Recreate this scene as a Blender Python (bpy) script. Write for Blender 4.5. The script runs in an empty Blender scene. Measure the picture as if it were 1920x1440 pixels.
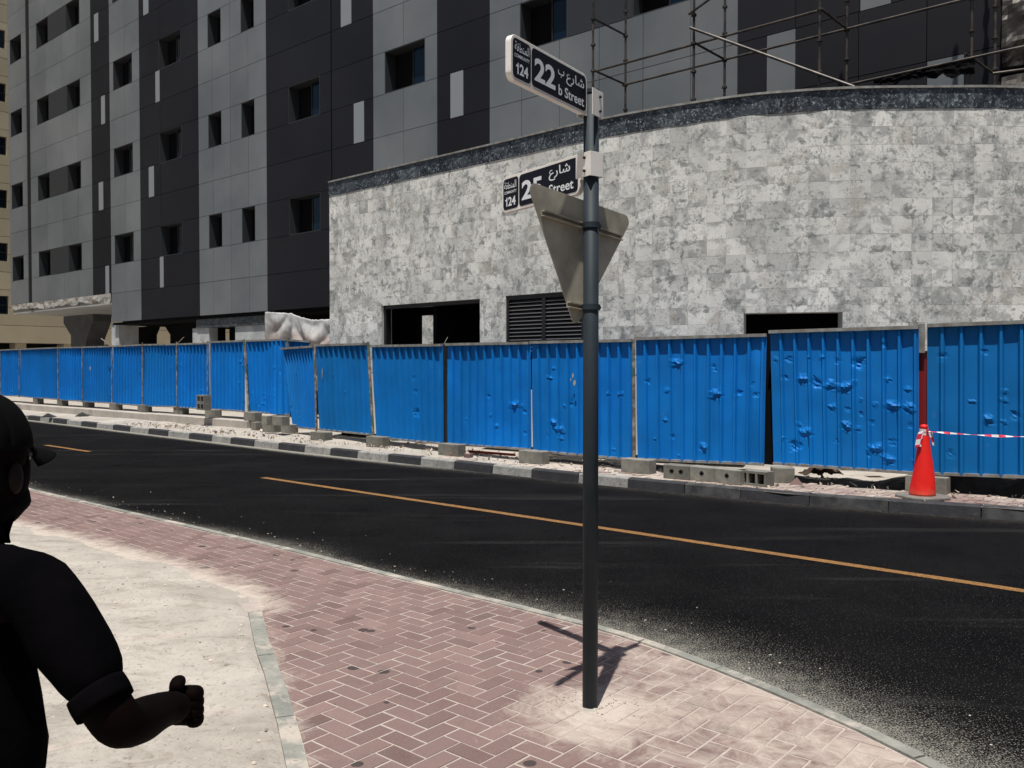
import bpy, math, random
from mathutils import Vector, Matrix, noise
random.seed(7)
R = math.radians
sc = bpy.context.scene
COL = sc.collection

# ------------------------------------------------------------------ camera, sky, sun, exposure
CAM_H, FPX, PITCH = 1.65, 1600.0, R(1.253)
cam_d = bpy.data.cameras.new('camera'); cam = bpy.data.objects.new('camera', cam_d); COL.objects.link(cam)
cam.location = (0, 0, CAM_H); cam.rotation_euler = (R(90) - PITCH, 0, 0)
cam_d.sensor_width = 36; cam_d.lens = 36 * FPX / 1920; cam_d.clip_start = 0.05; cam_d.clip_end = 1500
sc.camera = cam
SUN_H = Vector((-0.28, -0.96)).normalized(); SUN_EL = R(73.3)
world = bpy.data.worlds.new('World'); sc.world = world; world.use_nodes = True
wn = world.node_tree; bg = wn.nodes['Background']
sky = wn.nodes.new('ShaderNodeTexSky'); sky.sky_type = 'NISHITA'; sky.sun_disc = False
sky.sun_elevation = SUN_EL; sky.sun_rotation = math.atan2(SUN_H.x, SUN_H.y)
sky.dust_density = 2.0
wn.links.new(sky.outputs[0], bg.inputs[0]); bg.inputs[1].default_value = 0.05
sun_d = bpy.data.lights.new('sun', 'SUN'); sun = bpy.data.objects.new('sun', sun_d); COL.objects.link(sun)
sun_d.energy = 5.0; sun_d.angle = R(0.5); sun_d.color = (1.0, 0.965, 0.91)
SD = Vector((SUN_H.x * math.cos(SUN_EL), SUN_H.y * math.cos(SUN_EL), math.sin(SUN_EL)))
sun.rotation_euler = SD.to_track_quat('Z', 'Y').to_euler(); sun.location = SD * 40
sc.view_settings.view_transform = 'Standard'; sc.view_settings.look = 'None'
sc.view_settings.gamma = 1; sc.view_settings.use_curve_mapping = False
sc.view_settings.exposure = 0.1

# ------------------------------------------------------------------ coordinates
S = Vector((0.7616, -0.648, 0)); N = Vector((0.648, 0.7616, 0))      # along the street, across it
def P(s, n, z=0.0): v = S * s + N * n; return Vector((v.x, v.y, z))
def ray(px, py):
    x, y = (px - 960) / FPX, (720 - py) / FPX
    return Vector((x, math.cos(PITCH) + y * math.sin(PITCH), -math.sin(PITCH) + y * math.cos(PITCH)))
def G(px, py, z=0.0):
    d = ray(px, py); t = (z - CAM_H) / d.z
    return Vector((d.x * t, d.y * t, z))
def W(px, py, n):
    d = ray(px, py); t = n / (d.x * N.x + d.y * N.y)
    return Vector((d.x * t, d.y * t, CAM_H + d.z * t))
def AT(px, py, Y):
    d = ray(px, py); t = Y / d.y
    return Vector((d.x * t, Y, CAM_H + d.z * t))
def SS(px, n, py=350): return W(px, py, n).dot(S)
def proj(p):
    x, y, z = p.x, p.y, p.z - CAM_H
    d = y * math.cos(PITCH) - z * math.sin(PITCH)
    if d <= 0.01: return (-9999, -9999, 1)
    u = y * math.sin(PITCH) + z * math.cos(PITCH)
    return (960 + FPX * x / d, 720 - FPX * u / d, d)
def fbm(x, y, z=0.0, o=3): return noise.fractal(Vector((x, y, z)), 1.0, 2.0, o)
def sstep(a, b, x):
    t = max(0.0, min(1.0, (x - a) / (b - a))); return t * t * (3 - 2 * t)

# ------------------------------------------------------------------ materials
def mat(name, base, rough=0.8, metal=0.0, spec=0.5, var=None, vscale=3.0, bump=0.0, bscale=40.0, tone=0.0, fn=None, dust=None):
    m = bpy.data.materials.new(name); m.use_nodes = True
    nt = m.node_tree; nd, ln = nt.nodes, nt.links
    b = nd['Principled BSDF']
    b.inputs['Roughness'].default_value = rough; b.inputs['Metallic'].default_value = metal
    b.inputs['Specular IOR Level'].default_value = spec
    tc = nd.new('ShaderNodeTexCoord'); co = tc.outputs['Object']
    def rgb(c): n = nd.new('ShaderNodeRGB'); n.outputs[0].default_value = (*c, 1); return n.outputs[0]
    def tex(scale, detail=4, rough=0.55, vec=None, dist=0.0, kind='Noise'):
        n = nd.new('ShaderNodeTex' + kind); n.inputs['Scale'].default_value = scale
        if kind == 'Noise':
            n.inputs['Detail'].default_value = detail; n.inputs['Roughness'].default_value = rough; n.inputs['Distortion'].default_value = dist
        ln.new(vec or co, n.inputs['Vector']); return n.outputs['Fac' if kind == 'Noise' else 'Distance']
    def ramp(v, a, bb, lo=0.0, hi=1.0):
        n = nd.new('ShaderNodeMapRange'); n.inputs['From Min'].default_value = a; n.inputs['From Max'].default_value = bb
        n.inputs['To Min'].default_value = lo; n.inputs['To Max'].default_value = hi; ln.new(v, n.inputs['Value']); return n.outputs[0]
    def mix(f, a, bb, blend='MIX'):
        n = nd.new('ShaderNodeMix'); n.data_type = 'RGBA'; n.blend_type = blend
        for k, v in ((0, f), (6, a), (7, bb)):
            if hasattr(v, 'is_linked'): ln.new(v, n.inputs[k])
            elif k == 0: n.inputs[0].default_value = v
            else: n.inputs[k].default_value = (*v, 1)
        return n.outputs[2]
    def attr(a): n = nd.new('ShaderNodeAttribute'); n.attribute_name = a; return n.outputs['Fac']
    def mth(op, a, bb=0.0):
        n = nd.new('ShaderNodeMath'); n.operation = op
        for k, v in ((0, a), (1, bb)):
            if hasattr(v, 'is_linked'): ln.new(v, n.inputs[k])
            else: n.inputs[k].default_value = v
        return n.outputs[0]
    K = dict(nd=nd, ln=ln, co=co, rgb=rgb, tex=tex, ramp=ramp, mix=mix, attr=attr, mth=mth, b=b)
    if fn: c = fn(K)
    else:
        c = rgb(base)
        if var: c = mix(ramp(tex(vscale), 0.35, 0.65), base, var)
    if tone:
        c = mix(1.0, c, mix(attr('tone'), (1 - tone,) * 3, (1 + tone,) * 3), 'MULTIPLY')
    ln.new(c, b.inputs['Base Color'])
    if bump:
        bn = nd.new('ShaderNodeBump'); bn.inputs['Strength'].default_value = bump; bn.inputs['Distance'].default_value = 0.01
        ln.new(tex(bscale, 6, 0.65), bn.inputs['Height']); ln.new(bn.outputs[0], b.inputs['Normal'])
    return m

def granite_fn(K):
    mix, tex, ramp, attr, mth = K['mix'], K['tex'], K['ramp'], K['attr'], K['mth']
    nd, ln = K['nd'], K['ln']
    cb = nd.new('ShaderNodeCombineXYZ'); t = mth('MULTIPLY', attr('tone'), 37.0)
    ln.new(t, cb.inputs[0]); ln.new(mth('MULTIPLY', attr('tone'), 91.0), cb.inputs[2])
    va = nd.new('ShaderNodeVectorMath'); ln.new(K['co'], va.inputs[0]); ln.new(cb.outputs[0], va.inputs[1]); v = va.outputs[0]
    w = K['co']
    c = mix(ramp(tex(1.3, 4, .55, w, .3), .40, .62), (.77, .76, .715), (.60, .60, .565))
    c = mix(ramp(tex(3.2, 9, .72, v, .35), .49, .58, 0, .85), c, (.36, .365, .35))
    c = mix(ramp(tex(5.5, 9, .74, w, .5), .54, .60, 0, .85), c, (.20, .215, .205))
    c = mix(ramp(tex(2.0, 3, .5, v, .2), .60, .70, 0, .55), c, (.40, .36, .31))
    c = mix(mth('MULTIPLY', ramp(tex(2.2, 3, .5, v), .46, .62), ramp(tex(24, 7, .8, v, .4), .53, .60, 0, .8)), c, (.14, .155, .155))
    c = mix(mth('MULTIPLY', ramp(tex(1.1, 3, .5, w), .45, .60), ramp(tex(10, 9, .72, w, .5), .54, .62, 0, .7)), c, (.22, .235, .23))
    c = mix(ramp(tex(9, 7, .75, w, .6), .56, .66, 0, .6), c, (.80, .80, .77))
    return mix(ramp(tex(45, 4, .75, v, .3), .62, .68, 0, .8), c, (.06, .065, .065))
def dgranite_fn(K):
    mix, tex, ramp = K['mix'], K['tex'], K['ramp']
    c = mix(ramp(tex(3.0, 4, .6, None, 1), .4, .65), (.012, .014, .018), (.05, .06, .07))
    c = mix(ramp(tex(9, 6, .75, None, 1.5), .52, .62, 0, .85), c, (.17, .20, .22))
    return mix(ramp(tex(22, 5, .7), .58, .64, 0, .8), c, (.36, .40, .42))
def asphalt_fn(K):
    mix, tex, ramp, attr, mth = K['mix'], K['tex'], K['ramp'], K['attr'], K['mth']
    d = attr('dust')
    c = mix(ramp(tex(1.1, 5, .6), .35, .7), (.0022, .0021, .0025), (.0065, .0061, .0065))
    c = mix(ramp(tex(60, 4, .7), .5, .75, 0, .5), c, (.016, .0155, .0155))
    sp = tex(105, 2, .5)
    thr = mth('SUBTRACT', .655, mth('MULTIPLY', d, .10))
    f = mth('MULTIPLY', mth('SUBTRACT', sp, thr), 26.0)
    n = K['nd'].new('ShaderNodeClamp'); K['ln'].new(f, n.inputs[0])
    c = mix(mth('MULTIPLY', n.outputs[0], mth('ADD', .45, mth('MULTIPLY', d, .5))), c, (.26, .25, .225))
    g = mth('ADD', d, mth('MULTIPLY', mth('SUBTRACT', tex(9, 6, .7), .5), .9))
    g2 = mth('ADD', g, mth('MULTIPLY', mth('SUBTRACT', tex(120, 3, .8), .5), 3.4))
    c = mix(ramp(g2, .75, 1.15, 0, .85), c, (.30, .285, .245))
    st = K['nd'].new('ShaderNodeMapping'); K['ln'].new(K['co'], st.inputs['Vector'])
    st.inputs['Rotation'].default_value = (0, 0, R(40.4)); st.inputs['Scale'].default_value = (.16, 2.4, 1)
    c = mix(ramp(tex(1.0, 5, .65, st.outputs[0], .4), .57, .75, 0, .13), c, (.17, .17, .16))
    return c
def brick_fn(K):
    mix, tex, ramp, attr, mth = K['mix'], K['tex'], K['ramp'], K['attr'], K['mth']
    c = mix(attr('tone'), (.135, .084, .075), (.255, .172, .155))
    c = mix(ramp(tex(4, 4, .6), .35, .65, 0, .5), c, (.19, .135, .125))
    c = mix(ramp(tex(160, 3, .7), .55, .72, 0, .5), c, (.33, .26, .235))
    c = mix(ramp(tex(2.3, 7, .75, None, .6), .54, .68, 0, .4), c, (.12, .085, .077))
    c = mix(ramp(tex(120, 3, .7, None, .5), .62, .72, 0, .5), c, (.07, .045, .042))
    # tar and gum spots
    v = K['nd'].new('ShaderNodeTexVoronoi'); v.inputs['Scale'].default_value = 5.0; K['ln'].new(K['co'], v.inputs['Vector'])
    dd = mth('ADD', v.outputs['Distance'], mth('MULTIPLY', mth('SUBTRACT', tex(30), .5), .05))
    spot = mth('LESS_THAN', dd, mth('MULTIPLY', mth('SUBTRACT', tex(1.7, 2), .32), .62))
    c = mix(mth('MULTIPLY', spot, .85), c, (.035, .03, .03))
    g = mth('ADD', attr('dust'), mth('MULTIPLY', mth('SUBTRACT', tex(4.5, 8, .8, None, .8), .5), 1.35))
    return mix(ramp(g, .42, .88, 0, .95), c, (.50, .435, .375))
def joint_fn(K):
    mix, tex, ramp, attr = K['mix'], K['tex'], K['ramp'], K['attr']
    return mix(ramp(tex(8, 5, .7), .35, .7), (.37, .31, .275), (.47, .41, .365))
def sand_fn(K):
    mix, tex, ramp, attr, mth = K['mix'], K['tex'], K['ramp'], K['attr'], K['mth']
    c = mix(ramp(tex(1.6, 6, .6, None, .5), .38, .66), (.455, .42, .37), (.35, .32, .28))
    st = K['nd'].new('ShaderNodeMapping'); K['ln'].new(K['co'], st.inputs['Vector'])
    st.inputs['Rotation'].default_value = (0, 0, R(-8)); st.inputs['Scale'].default_value = (1.0, 2.0, 1)
    c = mix(ramp(tex(3.0, 6, .7, st.outputs[0], .8), .50, .70, 0, .7), c, (.22, .19, .155))
    c = mix(ramp(tex(30, 6, .8, None, 1.0), .54, .66, 0, .75), c, (.15, .125, .10))
    return mix(ramp(tex(90, 3, .7), .66, .74, 0, .6), c, (.5, .47, .42))
def blue_fn(K):
    mix, tex, ramp, attr, mth = K['mix'], K['tex'], K['ramp'], K['attr'], K['mth']
    c = mix(ramp(tex(.9, 5, .6), .35, .65), (.001, .170, .58), (.001, .215, .70))
    st = K['nd'].new('ShaderNodeMapping'); K['ln'].new(K['co'], st.inputs['Vector']); st.inputs['Scale'].default_value = (1, 1, .12)
    c = mix(ramp(tex(3.0, 5, .7, st.outputs[0]), .48, .72, 0, .55), c, (.002, .115, .33))
    c = mix(mth('MULTIPLY', attr('tone'), .85), c, (.003, .125, .30))
    c = mix(ramp(tex(30, 4, .75, None, 1.), .70, .74, 0, .7), c, (.05, .30, .70))
    c = mix(ramp(tex(6, 6, .8, None, 1.2), .60, .72, 0, .35), c, (.10, .24, .46))
    return mix(ramp(tex(9, 6, .85, None, 1.), .665, .69, 0, .8), c, (.09, .07, .05))
def edging_fn(K):
    mix, tex, ramp = K['mix'], K['tex'], K['ramp']
    c = mix(ramp(tex(5, 6, .7), .35, .65), (.17, .175, .155), (.30, .295, .26))
    c = mix(ramp(tex(2.5, 7, .75, None, .5), .50, .60, 0, .9), c, (.48, .42, .36))
    return mix(ramp(tex(35, 5, .75), .62, .68, 0, .7), c, (.08, .08, .075))
def yellow_fn(K):
    mix, tex, ramp = K['mix'], K['tex'], K['ramp']
    c = mix(ramp(tex(25, 5, .7), .35, .65), (.36, .17, .035), (.24, .115, .03))
    return mix(ramp(tex(75, 4, .8), .47, .58, 0, .9), c, (.02, .018, .015))
def kerbw_fn(K):
    mix, tex, ramp = K['mix'], K['tex'], K['ramp']
    c = mix(ramp(tex(6, 5, .7), .35, .65), (.36, .35, .325), (.22, .215, .20))
    return mix(ramp(tex(14, 6, .75, None, 1.), .55, .62, 0, .85), c, (.10, .10, .10))
def kerbb_fn(K):
    mix, tex, ramp = K['mix'], K['tex'], K['ramp']
    c = mix(ramp(tex(6, 5, .7), .35, .65), (.018, .019, .023), (.036, .036, .04))
    return mix(ramp(tex(14, 6, .75, None, 1.), .60, .70, 0, .5), c, (.16, .155, .145))
def tape_fn(K):
    st = K['attr']('tone'); return K['mix'](K['mth']('GREATER_THAN', st, .5), (.78, .76, .76), (.72, .02, .05))
def rust_fn(K):
    mix, tex, ramp = K['mix'], K['tex'], K['ramp']
    c = mix(ramp(tex(7, 5, .7), .4, .6), (.36, .33, .27), (.16, .10, .06))
    return mix(ramp(tex(3, 3, .6), .52, .6, 0, .8), c, (.03, .10, .07))
def tarp_fn(K):
    mix, tex, ramp, mth, attr = K['mix'], K['tex'], K['ramp'], K['mth'], K['attr']
    c = mix(ramp(tex(1.8, 5, .6), .4, .62), (.56, .56, .55), (.36, .36, .35))
    g = mth('ADD', attr('dust'), mth('MULTIPLY', mth('SUBTRACT', tex(2.2, 4, .6), .5), .8))
    return mix(ramp(g, .12, .42, 0, .8), c, (.24, .16, .125))
def cone_fn(K):
    mix, tex, ramp = K['mix'], K['tex'], K['ramp']
    sep = K['nd'].new('ShaderNodeSeparateXYZ'); K['ln'].new(K['co'], sep.inputs[0])
    c = mix(ramp(tex(9, 5, .7), .45, .7, 0, .4), (.85, .012, .006), (.55, .02, .012))
    dirt = K['mth']('ADD', ramp(sep.outputs[2], .22, .04), K['mth']('MULTIPLY', K['mth']('SUBTRACT', tex(12, 5, .7), .5), 1.2))
    return mix(ramp(dirt, .45, 1.3, 0, .6), c, (.55, .18, .10))

MT = dict(
 granite=mat('polished_pale_granite', None, .55, fn=granite_fn, tone=.13, bump=.12, bscale=30),
 dgranite=mat('dark_granite', None, .35, fn=dgranite_fn, tone=.2),
 grout=mat('grout', (.62, .61, .58), .9),
 asphalt=mat('asphalt', None, .92, spec=.05, fn=asphalt_fn, bump=.6, bscale=120),
 brick=mat('red_paver', None, .85, spec=.3, fn=brick_fn, bump=.35, bscale=140),
 joint=mat('joint_sand', None, .95, fn=joint_fn, bump=.4, bscale=120),
 sand=mat('sand', None, .95, spec=.2, fn=sand_fn, bump=.55, bscale=45),
 ground=mat('dusty_ground', (.42, .36, .29), .95, var=(.32, .27, .22), vscale=.4, bump=.3),
 edging=mat('concrete_edging', None, .9, fn=edging_fn, bump=.6, bscale=50),
 concrete=mat('concrete', (.235, .225, .19), .9, var=(.145, .14, .12), vscale=6, bump=.6, bscale=60, tone=.25),
 beamc=mat('pale_concrete', (.47, .42, .37), .9, var=(.36, .33, .29), vscale=2.5, bump=.4, bscale=40),
 wallc=mat('painted_concrete', (.50, .51, .51), .9, var=(.33, .345, .35), vscale=2.0, bump=.3),
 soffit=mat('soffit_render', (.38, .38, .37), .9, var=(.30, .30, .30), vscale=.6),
 columnc=mat('column_concrete', (.10, .10, .11), .9, var=(.07, .07, .075), vscale=1.5),
 cream=mat('cream_render', (.40, .35, .25), .9, var=(.34, .30, .21), vscale=.3, tone=.08),
 creaml=mat('pale_cream_render', (.80, .72, .55), .9, var=(.72, .64, .48), vscale=.5),
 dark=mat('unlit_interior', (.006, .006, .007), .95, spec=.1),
 lpanel=mat('light_grey_composite', (.120, .134, .144), .42, var=(.180, .192, .200), vscale=.30, tone=.07, spec=.4),
 dpanel=mat('dark_grey_composite', (.0075, .0078, .0115), .55, var=(.0125, .013, .017), vscale=.3, tone=.16, spec=.25),
 strip=mat('pale_grey_composite', (.24, .26, .27), .45, tone=.06),
 infill=mat('mid_grey_composite', (.024, .027, .032), .5, tone=.1),
 reveal=mat('reveal_grey', (.035, .038, .042), .6),
 glass=mat('tinted_glass', (.004, .013, .026), .08, spec=.35),
 blackmetal=mat('black_metal', (.012, .012, .014), .45),
 louvre=mat('louvre_metal', (.16, .16, .165), .4, metal=.5),
 blue=mat('blue_painted_steel', None, .55, spec=.25, fn=blue_fn),
 galv=mat('galvanised_steel', (.38, .38, .36), .5, metal=.4, var=(.22, .2, .17), vscale=8),
 rust=mat('rusty_post', None, .7, fn=rust_fn),
 red=mat('red_painted_steel', (.22, .008, .006), .5),
 pipe=mat('red_pipe', (.45, .04, .015), .5),
 kerbw=mat('worn_white_kerb_paint', None, .85, fn=kerbw_fn, bump=.4), kerbb=mat('worn_black_kerb_paint', None, .8, fn=kerbb_fn, bump=.4),
 kerbg=mat('grey_kerb_concrete', (.075, .075, .075), .9, var=(.025, .025, .027), vscale=6, bump=.4),
 yellow=mat('worn_yellow_paint', None, .8, fn=yellow_fn),
 steel=mat('scaffold_steel', (.085, .072, .06), .5, metal=.4, var=(.018, .016, .016), vscale=5),
 post=mat('grey_post_paint', (.024, .034, .043), .6, var=(.018, .027, .034), vscale=6, spec=.25),
 white=mat('white_sign_metal', (.80, .77, .72), .5, var=(.74, .70, .64), vscale=12),
 navy=mat('black_sign_face', (.006, .006, .013), .5, spec=.25), letter=mat('sign_lettering', (.72, .75, .78), .5),
 alu=mat('weathered_sign_back', (.44, .405, .32), .55, metal=.1, var=(.26, .24, .19), vscale=5),
 bolt=mat('dark_bolt', (.03, .028, .025), .4, metal=.7),
 cone=mat('red_cone_rubber', None, .5, fn=cone_fn), rubber=mat('grey_rubber', (.20, .19, .165), .85, var=(.13, .12, .11), vscale=12),
 tape=mat('striped_tape', None, .5, fn=tape_fn),
 tarp=mat('white_tarpaulin', None, .55, fn=tarp_fn),
 dfoil=mat('dull_crumpled_sheet', (.10, .09, .08), .4, metal=.5, var=(.05, .043, .038), vscale=2),
 foil=mat('crumpled_foil', (.62, .60, .57), .38, metal=.6, var=(.42, .38, .34), vscale=4),
 shirt=mat('black_shirt', (.0026, .0021, .0028), .95, spec=.02, var=(.0012, .0011, .0015), vscale=9, bump=.3, bscale=14),
 skin=mat('dark_skin', (.0032, .0014, .0011), .8, spec=.04), hair=mat('black_hair', (.002, .002, .002), .9, spec=.1),
 cap=mat('black_cap_cloth', (.0022, .0021, .0025), .95, spec=.08), trouser=mat('black_trousers', (.004, .004, .005), .9, spec=.1),
 shadeground=mat('painted_shade_ground', (.030, .026, .022), .95, var=(.010, .009, .008), vscale=6, bump=.8, bscale=25), blackcloth=mat('black_netting', (.006, .006, .007), .95, spec=.05), earskin=mat('ear_skin', (.0075, .003, .0022), .6, spec=.2),
 scrap=mat('litter', (.55, .50, .42), .8, var=(.35, .28, .2), vscale=9), rubble=mat('rubble', (.42, .36, .30), .9, tone=.45),
 orange=mat('orange_litter', (.6, .22, .05), .7), cyan=mat('turquoise_litter', (.10, .45, .50), .6), brown=mat('brown_sacking', (.05, .03, .02), .9),
)

# ------------------------------------------------------------------ mesh builder
ORG = {}
class M:
    def __init__(s): s.v = []; s.f = []; s.t = []; s.d = []; s.tone = 0.5; s.dust = 0.0
    def add(s, vs, fs):
        o = len(s.v); s.v += [Vector(p) for p in vs]; s.f += [tuple(i + o for i in f) for f in fs]
        s.t += [s.tone] * len(vs); s.d += [s.dust] * len(vs); return s
    def hexa(s, p):   # 4 bottom, 4 top, counter-clockwise seen from above
        return s.add(p, [(3, 2, 1, 0), (4, 5, 6, 7), (0, 1, 5, 4), (1, 2, 6, 5), (2, 3, 7, 6), (3, 0, 4, 7)])
    def box(s, c, size, x=Vector((1, 0, 0)), y=None, z=Vector((0, 0, 1))):
        x = Vector(x).normalized(); z = Vector(z).normalized(); y = z.cross(x) if y is None else Vector(y)
        a, b, h = x * size[0] / 2, y * size[1] / 2, z * size[2] / 2; c = Vector(c)
        return s.hexa([c - a - b - h, c + a - b - h, c + a + b - h, c - a + b - h, c - a - b + h, c + a - b + h, c + a + b + h, c - a + b + h])
    def sbox(s, s0, s1, n0, n1, z0, z1):
        return s.hexa([P(s0, n0, z0), P(s1, n0, z0), P(s1, n1, z0), P(s0, n1, z0), P(s0, n0, z1), P(s1, n0, z1), P(s1, n1, z1), P(s0, n1, z1)])
    def tube(s, a, b, r0, r1=None, n=12):
        a, b = Vector(a), Vector(b); r1 = r0 if r1 is None else r1
        d = (b - a).normalized(); u = d.orthogonal().normalized(); w = d.cross(u)
        vs = []
        for c, r in ((a, r0), (b, r1)):
            vs += [c + (u * math.cos(2 * math.pi * i / n) + w * math.sin(2 * math.pi * i / n)) * r for i in range(n)]
        fs = [(i, (i + 1) % n, n + (i + 1) % n, n + i) for i in range(n)] + [tuple(range(n - 1, -1, -1)), tuple(range(n, 2 * n))]
        return s.add(vs, fs)
    def prism(s, poly, ext):
        n = len(poly); ext = Vector(ext); vs = [Vector(p) for p in poly] + [Vector(p) + ext for p in poly]
        return s.add(vs, [tuple(range(n - 1, -1, -1)), tuple(range(n, 2 * n))] + [(i, (i + 1) % n, n + (i + 1) % n, n + i) for i in range(n)])
    def lathe(s, base, prof, n=24, axis=Vector((0, 0, 1)), sx=1, sy=1):
        base = Vector(base); vs = []
        for r, z in prof: vs += [base + Vector((math.cos(2 * math.pi * i / n) * r * sx, math.sin(2 * math.pi * i / n) * r * sy, z)) for i in range(n)]
        fs = [(k * n + i, k * n + (i + 1) % n, (k + 1) * n + (i + 1) % n, (k + 1) * n + i) for k in range(len(prof) - 1) for i in range(n)]
        fs += [tuple(range(n - 1, -1, -1)), tuple(range((len(prof) - 1) * n, len(prof) * n))]
        return s.add(vs, fs)
    def grid(s, fn, nu, nv):
        o = len(s.v)
        for j in range(nv + 1):
            for i in range(nu + 1):
                r = fn(i / nu, j / nv)
                if isinstance(r, tuple): s.v.append(r[0]); s.t.append(r[1]); s.d.append(r[2])
                else: s.v.append(r); s.t.append(s.tone); s.d.append(s.dust)
        s.f += [(o + j * (nu + 1) + i, o + j * (nu + 1) + i + 1, o + (j + 1) * (nu + 1) + i + 1, o + (j + 1) * (nu + 1) + i) for j in range(nv) for i in range(nu)]
        return s
    def build(s, name, m, parent=None, loc=None, smooth=False, kind=None):
        if parent is not None: org = ORG[parent.name]
        elif loc is not None: org = Vector(loc)
        else:
            xs = [p.x for p in s.v]; ys = [p.y for p in s.v]
            org = Vector(((min(xs) + max(xs)) / 2, (min(ys) + max(ys)) / 2, min(p.z for p in s.v)))
        me = bpy.data.meshes.new(name); me.from_pydata([p - org for p in s.v], [], s.f)
        a = me.attributes.new('tone', 'FLOAT', 'POINT'); a.data.foreach_set('value', s.t)
        a = me.attributes.new('dust', 'FLOAT', 'POINT'); a.data.foreach_set('value', s.d)
        if smooth: me.polygons.foreach_set('use_smooth', [True] * len(me.polygons))
        me.materials.append(MT[m]); me.update()
        o = bpy.data.objects.new(name, me); COL.objects.link(o)
        if parent is not None: o.parent = parent
        else: o.location = org
        ORG[o.name] = org
        if kind: o['kind'] = kind
        return o
def empty(name, loc, label=None, cat=None, group=None, kind=None):
    o = bpy.data.objects.new(name, None); o.location = loc; o.empty_display_size = .2; COL.objects.link(o); ORG[o.name] = Vector(loc)
    return tag(o, label, cat, group, kind)
def tag(o, label=None, cat=None, group=None, kind=None):
    if label: o['label'] = label
    if cat: o['category'] = cat
    if group: o['group'] = group
    if kind: o['kind'] = kind
    return o
def bevel(o, w, seg=2):
    b = o.modifiers.new('bevel', 'BEVEL'); b.width = w; b.segments = seg; b.limit_method = 'ANGLE'; b.angle_limit = R(40); return o
def biggest(items, limit=300):
    """items: (list of corner points, maker). The ones that show largest in the frame are to be objects of their own."""
    sc_ = []
    for k, (pts, _) in enumerate(items):
        q = [proj(p) for p in pts]; x = [a[0] for a in q]; y = [a[1] for a in q]
        x0, x1, y0, y1 = max(0, min(x)), min(1920, max(x)), max(0, min(y)), min(1440, max(y))
        sc_.append((max(0, x1 - x0) * max(0, y1 - y0) if x1 > x0 and y1 > y0 else 0, k))
    sc_.sort(reverse=True)
    return set(k for a, k in sc_[:limit] if a > 60), set(k for a, k in sc_ if a > 0)

# ------------------------------------------------------------------ ground, road
FK = [(-70, 10.35), (-40, 10.3), (-28, 10.15), (-22, 9.98), (-18, 9.85), (-13.5, 9.72), (-7, 9.7), (-4, 9.85), (-1.7, 10.36), (2, 11.4), (6, 12.6), (14, 15.5)]
def fk(s):
    for (a, n0), (b, n1) in zip(FK, FK[1:]):
        if s <= b: return n0 + (n1 - n0) * max(0, (s - a)) / (b - a)
    return FK[-1][1]
NE = [Vector(p) for p in ((-52.0, 46.9), (-11.5, 15.55))] + [P(s, n).xy for s, n in ((-12.5, 4.40), (-9, 4.42), (-6.5, 4.44), (-4.8, 4.40), (-3.13, 4.36), (-2.38, 4.25), (-1.54, 4.0), (-.98, 3.76), (-.3, 3.38), (.5, 2.78), (1.2, 2.0), (1.7, .9), (2.0, -1.0), (2.2, -5.0))]
NE = [P(-70, 4.4).xy, P(-30, 4.4).xy] + NE[2:]
def catmull(pts, step):
    out = []
    for i in range(len(pts) - 1):
        p0, p1, p2, p3 = pts[max(0, i - 1)], pts[i], pts[i + 1], pts[min(len(pts) - 1, i + 2)]
        L = (p2 - p1).length; k = max(1, int(L / step))
        for j in range(k):
            t = j / k
            if L > 12: out.append(p1.lerp(p2, t)); continue
            out.append(0.5 * ((2 * p1) + (p2 - p0) * t + (2 * p0 - 5 * p1 + 4 * p2 - p3) * t * t + (3 * p1 - p0 - 3 * p2 + p3) * t ** 3))
    out.append(pts[-1]); return out
NEC = catmull(NE, .25)
def sdist(poly, x, y):
    """distance to an open polyline, negative on its right-hand side"""
    best = 1e9; sg = 1; q = Vector((x, y))
    for a, b in zip(poly, poly[1:]):
        d = b - a; L = d.length_squared
        t = max(0, min(1, (q - a).dot(d) / L)) if L else 0
        e = q - (a + d * t); l = e.length
        if l < best - 1e-9: best = l; sg = 1 if d.x * (q.y - a.y) - d.y * (q.x - a.x) > 0 else -1
    return best * sg
g = M(); g.add([(-600, -300, -.03), (600, -300, -.03), (600, 900, -.03), (-600, 900, -.03)], [(0, 1, 2, 3)])
g.build('ground', 'ground', loc=(0, 0, -.03), kind='structure')
def axis(a, b, fa, fb, cs, fs_):
    v = []; x = a
    while x < b: v.append(x); x += fs_ if fa <= x < fb else cs
    v.append(b); return v
ss_ = axis(-95, 45, -22, 3, 2.0, .11); ns_ = axis(-25, 17, 2.0, 10.8, 1.5, .09)
road = M(); W_ = len(ss_)
NEf = [p for p in NEC if -35 < p.dot(S.xy) < 8]
for n in ns_:
    for s in ss_:
        p = P(s, n, 0); du = 0
        if -24 < s < 3.5 and 1.5 < n < 11:
            d = abs(sdist(NEf, p.x, p.y)) if n < 6.2 else 9
            wdt = .24 + .38 * sstep(-5.5, -1.2, s) + .15 * fbm(p.x * .8, p.y * .8)
            du = max(0, 1.05 - d / max(.1, wdt) * .62) * (1 if d > .03 else 1)
        e = fk(s) - n
        if e < .9:
            k = sstep(-8.0, -12.5, s)
            du = max(du, (1.5 * k + .55 * (1 - k)) * max(0, 1 - e / (.20 + .22 * k + .3 * (1 - k))))
        road.v.append(p); road.t.append(.5); road.d.append(min(1.4, du))
road.f = [(j * W_ + i, j * W_ + i + 1, (j + 1) * W_ + i + 1, (j + 1) * W_ + i) for j in range(len(ns_) - 1) for i in range(W_ - 1)]
tag(road.build('road', 'asphalt', loc=(0, 0, 0), kind='structure'), 'black asphalt road crossing the photo between the two pavements')
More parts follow.
